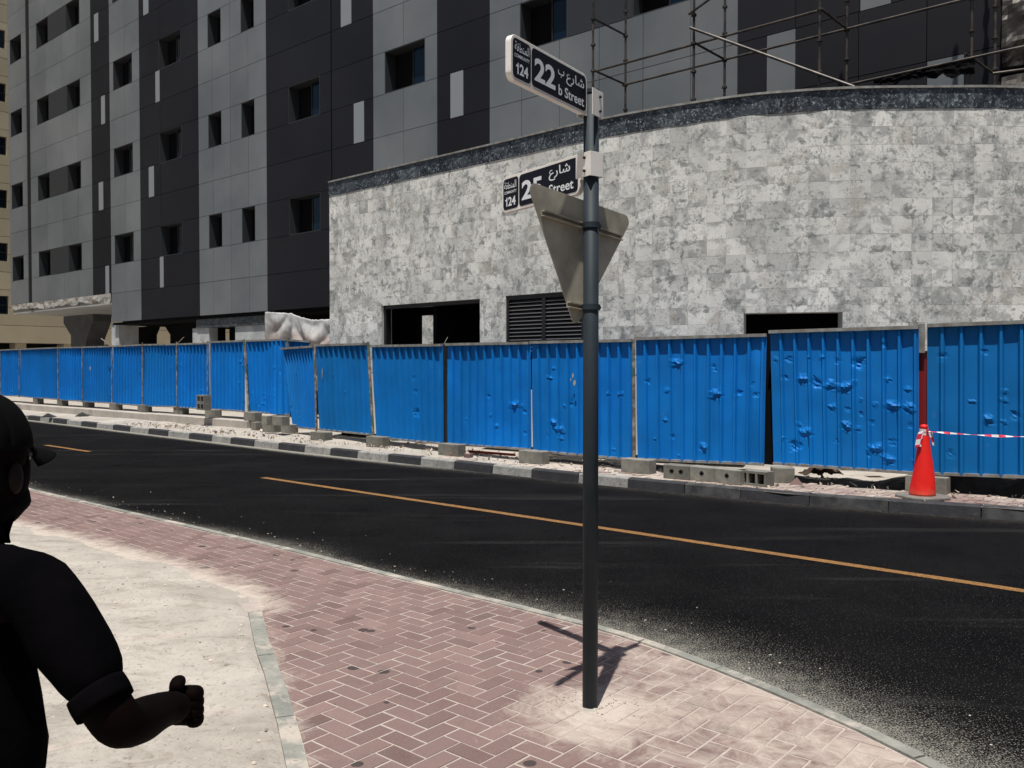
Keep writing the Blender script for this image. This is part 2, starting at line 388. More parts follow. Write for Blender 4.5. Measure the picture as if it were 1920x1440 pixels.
def line(s0, s1, n, w):
    m = M(); k = max(2, int((s1 - s0) / .12))
    def f(u, v):
        s = s0 + (s1 - s0) * u
        return P(s, n + (v - .5) * w + .008 * fbm(s * 2.1, v * 3), .004)
    m.grid(f, k, 1); return m
s_a = G(490, 896).dot(S)
yl = empty('road_marking', P(s_a, 7.15, 0), kind='structure'); yl['label'] = 'worn yellow centre line along the black road'
line(s_a, 14, 7.15, .105).build('painted_line', 'yellow', yl)
for a, b in ((98, 180), (-60, 20)):
    line(G(a, 834).dot(S) if a > 0 else -30, G(b, 846).dot(S) if a > 0 else -26.5, 7.16, .105).build('painted_dash', 'yellow', yl)

# ------------------------------------------------------------------ near pavement: edging, bricks, sand
ZB = .022
SB = [Vector(p) for p in ((-40.0, 24.0), (-14.0, 14.0), (-8.6, 11.0), (-5.08, 8.65), (-3.73, 7.62), (-2.95, 7.0), (-2.23, 6.36), (-1.85, 5.95), (-1.70, 5.6), (-1.46, 4.95), (-1.18, 4.25), (-.90, 3.5), (-.60, 2.6), (-.35, 1.4), (-.2, -1.0), (-.1, -5.0))]
SBC = catmull(SB, .2)
def sand_d(x, y): return sdist(SBC, x, y)          # negative inside the sand
pave = empty('pavement', (0, 3, 0), kind='structure'); pave['label'] = 'dusty red herringbone brick pavement in the foreground'
bed = M()
lo = [p for p in NEC if p.dot(S.xy) > -40]; lo = list(lo)
bedpts = [Vector((p.x, p.y, ZB - .0021)) for p in lo] + [Vector((-30, -5, ZB - .0021)), Vector((-45, 20, ZB - .0021))]
bed.add(bedpts, [tuple(range(len(bedpts)))][::1])
bed.f = [tuple(reversed(bed.f[0]))]
bed.build('joint_sand', 'joint', pave, kind='stuff')
# concrete edging laid in lengths
def strip_piece(poly, i0, i1, w, z0, z1, gap=.004):
    m = M(); pts = poly[i0:i1 + 1]
    def nrm(i):
        a = poly[max(0, i - 1)]; b = poly[min(len(poly) - 1, i + 1)]; d = (b - a).normalized(); return Vector((-d.y, d.x))
    vs = []
    for k in range(i0, i1 + 1):
        p = poly[k].copy(); nn = nrm(k)
        if k == i0: p += (poly[k + 1] - poly[k]).normalized() * gap
        if k == i1: p -= (poly[k] - poly[k - 1]).normalized() * gap
        j = .004 * fbm(p.x * 7, p.y * 7)
        a, b = p + nn * (w / 2 + j), p - nn * (w / 2 + j)
        vs += [(a.x, a.y, z0), (b.x, b.y, z0), (b.x, b.y, z1), (a.x, a.y, z1)]
    fs = [(0, 1, 2, 3), tuple(reversed([len(vs) - 4 + q for q in range(4)]))]
    for q in range(i1 - i0):
        o = q * 4; fs += [(o + a, o + a + 4, o + (a + 1) % 4 + 4, o + (a + 1) % 4) for a in range(4)]
    m.add(vs, fs); return m
i = 0
NEs = [p for p in NEC if p.dot(S.xy) > -16]
while i + 4 < len(NEs):
    strip_piece(NEs, i, i + 4, .065, -.02, .030 + random.uniform(-.002, .003)).build('edging_stone', 'edging', pave); i += 4
SBs = [p for p in SBC if p.y < 5.85 and p.y > -2]
i = 0
while i + 4 < len(SBs):
    strip_piece(SBs, i, i + 4, .085, -.02, .040 + random.uniform(-.003, .003)).build('edging_stone', 'edging', pave); i += 4
# herringbone
SBk = [p for p in SBC if -2 < p.y < 6.5]
items = []
polebase = Vector((.376, 4.09))
c = .1015
def clip_half(poly, q, nn):
    out = []
    for a, b_ in zip(poly, poly[1:] + poly[:1]):
        da, db = (a - q).dot(nn), (b_ - q).dot(nn)
        if da >= 0: out.append(a)
        if (da >= 0) != (db >= 0): out.append(a.lerp(b_, da / (da - db)))
    return out
def nearest_edge(poly, p):
    best = None
    for a, b_ in zip(poly, poly[1:]):
        d = b_ - a; t = max(0, min(1, (p - a).dot(d) / d.length_squared)); e = (p - (a + d * t)).length
        if best is None or e < best[0]: best = (e, a + d * t, Vector((-d.y, d.x)).normalized())
    return best
def brick_piece(s0, s1, n0, n1, tone):
    tl1, tl2 = random.gauss(0, .004), random.gauss(0, .004); g_ = .0045; z0, z1 = ZB - .02, ZB + random.uniform(-.001, .0018); b = .003
    s0 += g_; s1 -= g_; n0 += g_; n1 -= g_
    sq = [P(s0, n0).xy, P(s1, n0).xy, P(s1, n1).xy, P(s0, n1).xy]
    mp = P((s0 + s1) / 2, (n0 + n1) / 2).xy
    for line_, sg in ((NEf, -1), (SBk, 1)):
        e, q, nn = nearest_edge(line_, mp)
        if e < .2 and not (line_ is SBk and mp.y > 5.9): sq = clip_half(sq, q + nn * sg * .047, nn * sg)
    if len(sq) < 3: return None
    ce = sum(sq, Vector((0, 0))) / len(sq); K_ = len(sq)
    vs = [Vector((p.x, p.y, z0)) for p in sq] + [Vector((p.x, p.y, z1 - b)) for p in sq] + [Vector((*(p + (ce - p).normalized() * b * 1.2), z1 + (p.x - ce.x) * tl1 + (p.y - ce.y) * tl2)) for p in sq]
    fs = [tuple(range(2 * K_, 3 * K_))] + [(o + a, o + (a + 1) % K_, o + (a + 1) % K_ + K_, o + a + K_) for o in (0, K_) for a in range(K_)]
    ds = []
    for p in vs:
        q = (p.xy - polebase); d1 = max(0, 1.05 - math.hypot(q.x - .05, q.y + .12) / .75)
        sd = sand_d(p.x, p.y); d2 = max(0, .95 - max(0, sd) / (.30 if p.y < 5.6 else .5)) * (.65 if p.y < 5.6 else 1)
        d3 = max(0, .7 - abs(sdist(NEf, p.x, p.y)) / .25) * .9 if True else 0
        d4 = .42 * sstep(-.3, 1.2, p.x) + .24 * sstep(-2.5, -1.0, p.x)*sstep(6.5,5.2,p.y) 
        ds.append(max(d1, d2, d3, d4))
    return vs, fs, tone, ds
ci0, ci1 = -190, 30; cj0, cj1 = -20, 46
for iy in range(cj0, cj1):
    for ix in range(ci0, ci1):
        k = (ix + iy) % 4
        if k == 0: r = (ix * c, ix * c + 2 * c, iy * c, iy * c + c)
        elif k == 2: r = (ix * c, ix * c + c, iy * c, iy * c + 2 * c)
        else: continue
        ctr = P((r[0] + r[1]) / 2, (r[2] + r[3]) / 2)
        if ctr.y < 1.9 or ctr.y > 14.5 or ctr.x < -13: continue
        if min(sdist(NEf, *P(a, b_).xy) for a in r[:2] for b_ in r[2:]) > -.055: continue
        if sand_d(ctr.x, ctr.y) < (-.05 if ctr.y < 5.8 else -.5): continue
        tn = max(0, min(1, random.gauss(.55, .20)))
        if random.random() < .02: tn = -.75
        items.append(([P(a, b_, ZB) for a in r[:2] for b_ in r[2:]], (r, tn)))
own, seen = biggest(items)
rest = M()
for k, (pts, (r, tn)) in enumerate(items):
    bp_ = brick_piece(*r, tn)
    if bp_ is None: continue
    vs, fs, tone, ds = bp_
    m = M() if k in own else rest
    o = len(m.v); m.v += vs; m.t += [tone] * len(vs); m.d += ds; m.f += [tuple(a + o for a in f) for f in fs]
    if k in own: m.build('brick', 'brick', pave)
rest.build('brick_field', 'brick', pave, kind='stuff')
# sand
def sandz(x, y):
    d = -sand_d(x, y) + .16 * fbm(x * 1.3, y * 1.3) * sstep(5.4, 6.2, y)
    if y < 5.8: h = .004 + .030 * sstep(-.02, .10, d)
    else: h = .012 + .04 * sstep(-.20, .45, d)
    r1 = fbm(x * 2.2, y * 2.2, 3.1, 4) * .016 + fbm(x * 9, y * 9, 1.7, 3) * .007 + fbm(x * 26, y * 26, 1.1, 2) * .0025
    return h + r1 * sstep(0, .3, d)
FPR = [(G(310, 1188, .04).xy, .5), (G(345, 1215, .04).xy, .7), (G(250, 1195, .04).xy, .2), (G(230, 1110, .04).xy, 1.1), (G(400, 1330, .04).xy, .1), (G(420, 1215, .04).xy, .9), (G(330, 1090, .04).xy, .3), (G(460, 1390, .04).xy, .6), (G(130, 1390, .04).xy, .4)]
sandz0 = sandz
def sandz(x, y):
    z = sandz0(x, y)
    for c_, a_ in FPR:
        dx, dy = x - c_.x, y - c_.y
        if abs(dx) < .3 and abs(dy) < .3:
            u, v = dx * math.cos(a_) + dy * math.sin(a_), -dx * math.sin(a_) + dy * math.cos(a_); q = math.hypot(u / .14, v / .055)
            if q < 1.6: z += -.012 * sstep(1.05, .8, q) + .008 * math.exp(-((q - 1.15) / .16) ** 2) + (.004 * math.sin(u * 190) if q < .85 else 0)
    return z
def sandfn(xs0, xs1, ys0, ys1):
    return lambda u, v: Vector((xs0 + (xs1 - xs0) * u, ys0 + (ys1 - ys0) * v, sandz(xs0 + (xs1 - xs0) * u, ys0 + (ys1 - ys0) * v)))
sand = M(); nx, ny = 270, 400
idx = {}
for j in range(ny + 1):
    for i_ in range(nx + 1):
        x = -6.6 + 6.4 * i_ / nx; y = .6 + 9.6 * j / ny
        if sand_d(x, y) < (.35 if y > 5.6 else .04): idx[(i_, j)] = len(sand.v); sand.v.append(Vector((x, y, sandz(x, y)))); sand.t.append(.5); sand.d.append(0)
for j in range(ny):
    for i_ in range(nx):
        q = [(i_, j), (i_ + 1, j), (i_ + 1, j + 1), (i_, j + 1)]
        if all(a in idx for a in q): sand.f.append(tuple(idx[a] for a in q))
tag(sand.build('sand', 'sand', loc=(-3, 4, 0), smooth=True, kind='structure'), 'pale trampled sand patch beside the brick pavement')
fs_ = M(); fs_.add([(-40, -6, .045), (-6.5, -6, .045), (-6.5, 9.4, .045), (-13, 13.2, .045), (-45, 27, .045)], [(0, 1, 2, 3, 4)])
fs_.build('sand', 'sand', loc=(-20, 5, .045), kind='structure')
peb = M()
for _ in range(1100):
    x = random.uniform(-4, -.9); y = random.uniform(2.6, 8.4)
    if sand_d(x, y) > -.03: continue
    r = random.choice((.002, .003, .003, .004, .005, .007, .011)); z = sandz(x, y); peb.tone = random.random()
    peb.lathe((x, y, z - r * .3), [(r * .6, 0), (r, r * .5), (r * .5, r)], 6, sx=random.uniform(.7, 1.5))
for _ in range(110):     # grit around the foot of the post and on the road edge
    a = random.uniform(0, 6.28); rr = random.uniform(.05, .32); r = random.uniform(.0015, .004); peb.tone = random.random() * .3
    peb.lathe((.376 + math.cos(a) * rr * 1.3, 4.06 + math.sin(a) * rr * .6, ZB), [(r * .6, 0), (r, r * .5), (r * .5, r)], 6, sx=random.uniform(.7, 2.2))
for _ in range(500):
    p = random.choice(NEf); t_ = abs(random.gauss(0, .35)); s_ = p.dot(S.xy)
    q = Vector((p.x, p.y)) + N.xy * (.06 + t_) + S.xy * random.uniform(-.2, .2); r = random.choice((.002, .003, .004, .006)); peb.tone = random.uniform(.4, 1)
    if sdist(NEf, q.x, q.y) > .05: peb.lathe((q.x, q.y, .001), [(r * .6, 0), (r, r * .5), (r * .5, r)], 6, sx=random.uniform(.7, 1.6))
tag(peb.build('pebbles', 'rubble', loc=(0, 4, 0), kind='stuff'), 'loose pebbles and grit on sand and road edge')

# ------------------------------------------------------------------ far pavement, kerb
fp = M(); SL = axis(-75, 30, -24, 4, 2.0, .22); vals = [0, .14, .3, .5, .8, 1.1, 1.5, 2.2, 4, 9, 16]
for dn in vals:
    for s in SL:
        n = fk(s) + .02 + dn
        left = sstep(-8.5, -12.5, s)
        z = .118 + (.05 * left * sstep(.2, 1.1, dn) + .02 * fbm(s * 1.2, n * 1.2, 2.2, 4) * sstep(.05, .5, dn) * (0.4 + left)) - .05 * sstep(.95, 1.35, dn) * (1 - left) - .12 * left * sstep(1.6, 2.2, dn)
        fp.v.append(P(s, n, z)); fp.t.append(.5); fp.d.append(0)
Wd = len(SL); fp.f = [(j * Wd + i, j * Wd + i + 1, (j + 1) * Wd + i + 1, (j + 1) * Wd + i) for j in range(len(vals) - 1) for i in range(Wd - 1)]
fpo = fp.build('pavement', 'sand', loc=(0, 12, 0), smooth=True, kind='structure'); fpo['label'] = 'dusty pavement under the blue hoarding'
shade_bank = M()  # added mound, coloured near-black to stand for shade on the ground behind the panels
def shade_bankf(u, v):
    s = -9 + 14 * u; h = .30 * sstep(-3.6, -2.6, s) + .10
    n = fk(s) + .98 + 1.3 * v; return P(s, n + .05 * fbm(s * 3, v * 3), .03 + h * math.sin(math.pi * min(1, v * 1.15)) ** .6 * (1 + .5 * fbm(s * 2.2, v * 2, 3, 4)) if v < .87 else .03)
shade_bank.grid(shade_bankf, 170, 12); bo_ = shade_bank.build('ground', 'shadeground', kind='structure'); bo_['label'] = 'added dark bank standing in for the shaded ground behind the near hoarding'
fb = M()
for iy in range(0, 26):
    for ix in range(-115, 25):
        k = (ix + iy) % 4; n0 = 9.5 + iy * .1
        if k == 0: r = (ix * .1, ix * .1 + .2, n0, n0 + .1)
        elif k == 2: r = (ix * .1, ix * .1 + .1, n0, n0 + .2)
        else: continue
        sm = (r[0] + r[1]) / 2; e = r[2] - fk(sm)
        if e < .13 or e > .95 or sm < -11: continue
        if fbm(sm * .9, n0 * 2.0, 5.5) + .25 * sstep(-4, -10, sm) + (.35 if e > .75 else 0) > .42: continue
        fb.tone = random.uniform(.5, 1)
        fb.dust = .62 + .3 * fbm(sm * .7, n0) + .2 * sstep(-3, -9, sm)
        z = .128 + random.uniform(-.002, .002)
        fb.sbox(r[0] + .004, r[1] - .004, r[2] + .004, r[3] - .004, z - .03, z)
fb.build('brick_field', 'brick', fpo, kind='stuff')
kerb = empty('kerb', P(-10, 9.7, 0), kind='structure'); kerb['label'] = 'black and white painted kerb along the far side of the road'
edges = [G(x, 858).dot(S) for x in ()]
marks = [-46.0]
while marks[-1] < -15: marks.append(marks[-1] + 1.0)
ms = []
for px, py in ((396.5, 829), (435, 833), (475.6, 838.5), (519, 844), (565, 850), (613, 855.5), (666, 861), (722, 867.5), (785, 874), (848, 881), (920, 889), (994, 897), (1080, 907), (1170, 917), (1280, 927), (1387, 937), (1520, 948), (1665, 960), (1840, 972)):
    ms.append(G(px, py - 1).dot(S))
k0 = ms[0]; ext = []
while k0 > -60: k0 -= (ms[1] - ms[0]) if ms[1] - ms[0] > .8 else 1.0; ext.insert(0, k0)
ms = ext + ms
while ms[-1] < 14: ms.append(ms[-1] + .95)
base_i = len(ext)
for i_, (a, b_) in enumerate(zip(ms, ms[1:])):
    par = (i_ - base_i) % 2; kind = 'kerbw' if par == 0 else 'kerbb'
    if a > -6.5: kind = 'kerbg' if par == 0 else 'kerbb'
    m = M(); a0, b0 = a + .006, b_ - .006; j = random.uniform(-.006, .006)
    na, nb = fk(a0) + j, fk(b0) + j
    prof = [(0, -.02), (.015, .115), (.03, .132), (.13, .135), (.13, -.02)]
    vs = [P(a0, na + x, z) for x, z in prof] + [P(b0, nb + x, z) for x, z in prof]
    m.add(vs, [(0, 1, 2, 3, 4), (9, 8, 7, 6, 5)] + [(q, q + 5, (q + 1) % 5 + 5, (q + 1) % 5) for q in range(5)])
    if b_ > -46: m.build('kerb_stone', kind, kerb)
# raised concrete upstand on the left
beam = empty('concrete_upstand', P(-22, 11.2, .1), 'low pale concrete upstand beam under the left part of the blue hoarding', 'low wall')
a = -19.0 + .0; a = W(464, 800, 11.15).dot(S)
bt = .352
L = a
while L > -48:
    m = M(); m.sbox(L - 2.4 + .006, L, 11.12 + random.uniform(-.004, .004), 11.95, .05, bt + random.uniform(-.006, .006)); bevel(m.build('beam_length', 'beamc', beam), .015); L -= 2.4

# ------------------------------------------------------------------ apartment block
NF = 16.04; RH = 1.167; Z0 = 3.42
blk = empty('apartment_block', P(-20, NF + 4, 0), 'tall apartment block clad in light and dark grey panels behind the stone wall', 'building')
def top_rows(px): return int((CAM_H + 730 * W(px, 350, NF).y / FPX - Z0) / RH) + 2
rects = []   # s0 s1 z0 z1 mat tone
wins = []
def sx(px): return SS(px, NF, 300)
def section(px0, px1, joints, m, r0, windows=(), strips={}, infill=None, wrows=(2, 5, 8, 11, 14)):
    rmax = min(15, top_rows(px0)); js = [sx(px0)] + [sx(j) for j in joints] + [sx(px1)]
    for r in range(r0, rmax):
        za, zb = Z0 + r * RH, Z0 + (r + 1) * RH
        cuts = []
        if r in wrows:
            for a, b_ in windows: cuts.append((sx(a), sx(b_), 'win'))
            if infill: cuts.append((sx(infill[0]), sx(infill[1]), 'infill'))
        if r in strips: a, b_ = strips[r]; cuts.append((sx(a), sx(b_), 'strip' if px0 < 1300 else 'lpanel'))
        for a, b_, kd in cuts:
            if kd == 'win': wins.append((a, b_, za, zb))
            else: rects.append((a, b_, za, zb, kd, .5))
        cuts.sort()
        spans = []; cur = js[0]
        for a, b_, kd in cuts:
            spans.append((cur, a)); cur = b_
        spans.append((cur, js[-1]))
        for a, b_ in spans:
            if b_ - a < .04: continue
            pts = [a] + [j for j in js if a + .12 < j < b_ - .12] + [b_]
            for p_, q_ in zip(pts, pts[1:]): rects.append((p_, q_, za, zb, m, random.random()))
section(17, 50.5, [], 'lpanel', 1, [(21, 42)])
section(57, 172, [87, 118, 146], 'lpanel', 1, [(70.5, 92.5), (126.5, 151.5)], infill=(92.5, 126.5))
section(172, 206, [], 'dpanel', 1, strips={1: (195.5, 202.5), 4: (184.5, 193), 7: (190.5, 198), 10: (179, 187)})
section(206.5, 262.5, [235], 'lpanel', 0, [(213.5, 249)])
section(262.5, 372, [301], 'dpanel', 0, [(298.5, 340.5)], strips={1: (298, 305), 4: (278.5, 288.5), 7: (292.5, 300.5), 10: (271, 281)})
section(372.5, 500, [399.5, 432.5, 466], 'lpanel', 0, [(391, 415.5), (453, 477.5)])
section(500, 621, [], 'dpanel', 0, [(541, 600)])
section(623, 700, [], 'dpanel', 0, strips={4: (663.5, 683), 7: (640, 660)})
section(700, 820, [757], 'lpanel', 2, [(722, 797)])
section(820, 918, [], 'dpanel', 2, strips={4: (844.5, 869)})
section(918, 1382, [978, 1049, 1123, 1205, 1294], 'lpanel', 2, [(975, 1063), (1185, 1292)], infill=(1063, 1185))
section(1382, 1876, [1490, 1608, 1735], 'dpanel', 2, strips={3: (1436, 1490), 4: (1610, 1668), 2: (1736, 1806)}, wrows=())
def panel_mesh(m, a, b_, za, zb, tone, proud=0.0):
    g_ = .007; m.tone = tone; j = random.uniform(-.002, .002) - proud
    m.sbox(a + g_, b_ - g_, NF + j, NF + .05, za + g_, zb - g_)
names = {'lpanel': 'cladding_panel', 'dpanel': 'dark_cladding_panel', 'strip': 'pale_cladding_strip', 'infill': 'cladding_infill'}
for kd in names:
    its = [([P(r[0], NF, r[2]), P(r[1], NF, r[2]), P(r[0], NF, r[3]), P(r[1], NF, r[3])], r) for r in rects if r[4] == kd]
    own, seen = biggest(its, 300); rest = M()
    for k, (_, r) in enumerate(its):
        if k in own: m = M(); panel_mesh(m, r[0], r[1], r[2], r[3], r[5], .004 if kd == 'strip' else 0); m.build(names[kd], kd, blk)
        else: panel_mesh(rest, r[0], r[1], r[2], r[3], r[5])
    if rest.v: rest.build(names[kd] + '_field', kd, blk, kind='stuff')
for a, b_, za, zb in wins:
    c_ = P((a + b_) / 2, NF, (za + zb) / 2); q = proj(c_)
    if not (-150 < q[0] < 2100 and -150 < q[1] < 1500): continue
    m = M(); t = .02; D = .42
    for (s0, s1, z0, z1) in ((a, a + t, za, zb), (b_ - t, b_, za, zb), (a + t, b_ - t, za, za + t), (a + t, b_ - t, zb - t, zb)):
        m.sbox(s0, s1, NF + .006, NF + D, z0, z1)
    wo = m.build('window', 'reveal', blk)
    m = M(); m.sbox(a + t, b_ - t, NF + D - .03, NF + D, za + t, zb - t); m.build('dark_room', 'dark', wo)
    m = M(); mid = a + (b_ - a) * .56; dd = .24; f_ = .035
    for (s0, s1, z0, z1) in ((mid, mid + f_, za + t, zb - t), (b_ - t - f_, b_ - t, za + t, zb - t), (mid + f_, b_ - t - f_, za + t, za + t + f_), (mid + f_, b_ - t - f_, zb - t - f_, zb - t)):
        m.sbox(s0, s1, NF + dd - .02, NF + dd + .02, z0, z1)
    m.build('sash_frame', 'blackmetal', wo)
    m = M(); m.sbox(mid + f_, b_ - t - f_, NF + dd, NF + dd + .008, za + t + f_, zb - t - f_); m.build('pane', 'glass', wo)
sL, sG, sR = sx(17), sx(206), sx(1876)
m = M(); m.sbox(sL, sG - .01, NF + .45, NF + 9, Z0 + RH - .05, 21); m.sbox(sG, SS(500, NF), NF + .45, NF + 9, Z0 - .02, 21)
m.sbox(SS(500, NF) + .002, sR, NF + .45, NF + 9, Z0 - .02, 21); m.build('wall', 'columnc', blk)
m = M(); m.sbox(sx(50.8), sx(56.8), NF + .02, NF + .4, Z0 + RH - .3, 21); m.build('recessed_joint', 'dpanel', blk)
m = M(); m.sbox(sx(621.2), sx(622.8), NF + .03, NF + .4, Z0, 21); m.build('recessed_joint', 'dpanel', blk)
m = M(); m.sbox(sL + .05, sG - .02, NF + .1, NF + 9, Z0 + RH - .42, Z0 + RH - .06); m.build('soffit', 'soffit', blk)
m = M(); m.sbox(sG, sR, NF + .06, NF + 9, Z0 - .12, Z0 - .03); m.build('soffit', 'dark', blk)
# torn foil hanging at the lower edge of the left part
m = M()
def foil(u, v):
    s = sL + .15 + (sG - sL - .15) * u; d = .30 + .10 * fbm(s * .9, 0, 4.4) + (.12 if u > .9 else 0)
    z = Z0 + RH + .01 - v * d; a = .07 * fbm(s * 2.2, z * 3, 8.1, 4) * min(1, v * 3)
    return (P(s, NF - .02 - .05 * v + a, z + .02 * fbm(s * 5, v)), .5, 0)
m.grid(foil, 150, 6); m.build('torn_flashing', 'foil', blk, smooth=False)
# supports below
def sbpx(m, px0, px1, n0, n1, z0, z1): m.sbox(SS(px0, n0, 620), SS(px1, n0, 620), n0, n1, z0, z1)
m = M(); nC = 18.6
s0, s1 = SS(133, nC, 640), SS(161, nC, 640); zt = Z0 + RH - .42; e0, e1 = SS(119, nC, 590), SS(174, nC, 590)
m.prism([P(s0, nC, 0), P(s1, nC, 0), P(s1, nC, zt - 1.3), P(e1, nC, zt - .35), P(e1, nC, zt), P(e0, nC, zt), P(e0, nC, zt - .35), P(s0, nC, zt - 1.0)], N * .9)
m.build('haunched_column', 'columnc', blk)
m = M(); sbpx(m, 209, 223, NF + .18, NF + 1.0, 0, Z0 - .03); m.build('pier', 'wallc', blk)
m = M(); sbpx(m, 226, 238, NF + 1.6, NF + 2.4, 0, Z0 - .3); m.build('pier', 'columnc', blk)
m = M(); sbpx(m, 361, 392, NF + .16, NF + .5, 0, 2.99); m.build('pier', 'wallc', blk)
m = M(); sbpx(m, 441, 500, NF + .16, NF + .5, 0, 2.99); m.build('ground_floor_wall', 'wallc', blk)
m = M(); m.sbox(SS(361, NF), SS(500, NF), NF + .10, NF + .55, 2.995, Z0 - .04); m.build('dark_beam', 'dgranite', blk)
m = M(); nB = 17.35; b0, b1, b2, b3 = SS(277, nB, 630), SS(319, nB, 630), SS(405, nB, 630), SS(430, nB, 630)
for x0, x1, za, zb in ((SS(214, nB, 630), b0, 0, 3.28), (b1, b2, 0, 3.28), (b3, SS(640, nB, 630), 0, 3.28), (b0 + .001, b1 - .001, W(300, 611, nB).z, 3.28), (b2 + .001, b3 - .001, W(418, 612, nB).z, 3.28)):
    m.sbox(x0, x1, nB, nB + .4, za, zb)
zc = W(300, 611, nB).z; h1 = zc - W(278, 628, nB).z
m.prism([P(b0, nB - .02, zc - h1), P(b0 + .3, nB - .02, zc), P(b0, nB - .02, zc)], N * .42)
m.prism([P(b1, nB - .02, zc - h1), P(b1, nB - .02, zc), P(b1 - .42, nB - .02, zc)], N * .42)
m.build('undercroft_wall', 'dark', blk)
# crumpled sheet at the right end
m = M(); sc0 = sx(1878)
m.grid(lambda u, v: P(sc0 + 1.9 * u, NF - .12 + .16 * fbm(u * 3.1, v * 7, 6.6, 4) + (.2 if abs((v * 3.2) % 1) < .06 else 0), 5.0 + 4.6 * v), 26, 60)
m.build('crumpled_sheet', 'dfoil', blk)
m = M(); m.sbox(sc0 + .02, sc0 + 5, NF + .2, NF + 1, 3, 21); m.build('bare_wall', 'columnc', blk)

# ------------------------------------------------------------------ cream buildings beyond
cb = empty('cream_building', P(-58, 20, 0), 'tall cream building with a column of small windows at the left edge', 'building')
SC = -55.0
def sbn(m, s0, s1, n0, n1, z0, z1): m.sbox(s0, s1, n0, n1, z0, z1)
nw0 = None
d_ = ray(-6, 300); t_ = SC / (d_.x * S.x + d_.y * S.y); nwa = (d_ * t_).dot(N)
d_ = ray(13, 300); t_ = SC / (d_.x * S.x + d_.y * S.y); nwb = (d_ * t_).dot(N); Yw = (d_ * t_).y
zk = lambda py: CAM_H + (685 - py) * Yw / FPX
wz = [(zk(97 + 98.5 * i_), zk(63 + 98.5 * i_)) for i_ in range(-2, 6)]
zb = zk(643); 
band = 0; z = zb
while z < 27:
    z2 = z + 1.035; m = M(); m.tone = random.random()
    inside = [w for w in wz if w[0] < z2 and w[1] > z]
    if not inside: sbn(m, SC - .3, SC + random.uniform(-.003, .003), 2, 34.4, z + .012, z2 - .012)
    else:
        sbn(m, SC - .3, SC, 2, nwa, z + .012, z2 - .012); sbn(m, SC - .3, SC, nwb, 34.4, z + .012, z2 - .012)
        lo_, hi_ = inside[0]
        if lo_ > z + .02: sbn(m, SC - .3, SC, nwa + .001, nwb - .001, z + .012, lo_)
        if hi_ < z2 - .02: sbn(m, SC - .3, SC, nwa + .001, nwb - .001, hi_, z2 - .012)
    m.build('wall_band', 'cream', cb); z = z2
m = M(); sbn(m, SC - 9, SC - .31, 2, 34.4, zb, 27); m.build('wall', 'columnc', cb)
for lo_, hi_ in wz:
    m = M(); sbn(m, SC - .24, SC - .2, nwa, nwb, lo_, hi_); w_ = m.build('window', 'blackmetal', cb)
    m = M(); sbn(m, SC - .2, SC - .19, nwa + .08, nwb - .08, lo_ + .08, (lo_ + hi_) / 2 - .04); sbn(m, SC - .2, SC - .19, nwa + .08, nwb - .08, (lo_ + hi_) / 2 + .04, hi_ - .08); m.build('pane', 'glass', w_)
for k in range(12):
    m = M(); sbn(m, SC - 1.2, SC - .3, 3 + k * 2.75, 3.6 + k * 2.75, 0, zb); m.build('pillar', 'cream', cb)
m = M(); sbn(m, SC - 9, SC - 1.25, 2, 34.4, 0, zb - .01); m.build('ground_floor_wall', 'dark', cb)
bw = empty('boundary_wall', P(-30, 36, 0), 'sunlit cream wall seen through the undercroft below the apartment block', 'wall')
for k in range(10):
    m = M(); m.sbox(-52 + k * 5, -47.02 + k * 5, 36, 36.4, 0, 6.0); m.build('wall_panel', 'creaml', bw)
m = M(); sa = SS(417, 35, 620); m.sbox(sa, sa + .8, 35, 35.9, 0, 3.6); m.build('buttress', 'cream', bw)

# ------------------------------------------------------------------ curved stone podium
q = W(617, 341, 12.02); ZT = q.z
pts = [(617, 12.02), (1126, 11.90), (1356, 12.2), (1497, 12.61), (1604, 13.02), (1741, 13.68), (1907, 14.55)]
CV = [W(px, 300, n).xy for px, n in pts]
CV = [CV[0], CV[0].lerp(CV[1], .33), CV[0].lerp(CV[1], .66)] + CV[1:] + [Vector((8.9, 13.05)), Vector((10.4, 13.6))]
cvp = catmull(CV, .05)
arc = [0]
for a, b_ in zip(cvp, cvp[1:]): arc.append(arc[-1] + (b_ - a).length)
def cpt(t, off=0.0, z=0.0):
    import bisect
    i_ = max(1, min(len(arc) - 1, bisect.bisect_left(arc, t))); f_ = (t - arc[i_ - 1]) / max(1e-9, arc[i_] - arc[i_ - 1])
    p = cvp[i_ - 1].lerp(cvp[i_], f_); d = (cvp[min(i_ + 2, len(cvp) - 1)] - cvp[max(0, i_ - 3)]).normalized()
    p = p + Vector((-d.y, d.x)) * off
    return Vector((p.x, p.y, z))
def arc_at(px):
    best = min(range(len(cvp)), key=lambda i_: abs(proj(Vector((cvp[i_].x, cvp[i_].y, 3)))[0] - px)); return arc[best]
ZG = CAM_H + (W(617, 368, 12.02).z - CAM_H)
ops = [(arc_at(716), arc_at(898.5), 0.1, W(806, 567, 11.98).z), (arc_at(950), arc_at(1094), 1.2, W(1020, 550, 11.93).z), (arc_at(1393), arc_at(1584), 0.1, AT(1488, 586, cpt(arc_at(1488)).y).z)]
pod = empty('stone_podium', P(-8, 13, 0), 'curved low building faced with mottled pale stone tiles behind the blue hoarding', 'building')
TW, TH = .30, (ZG - 1.5) / 15
tiles = []
nt_ = int(arc[-1] / TW); NR = 15
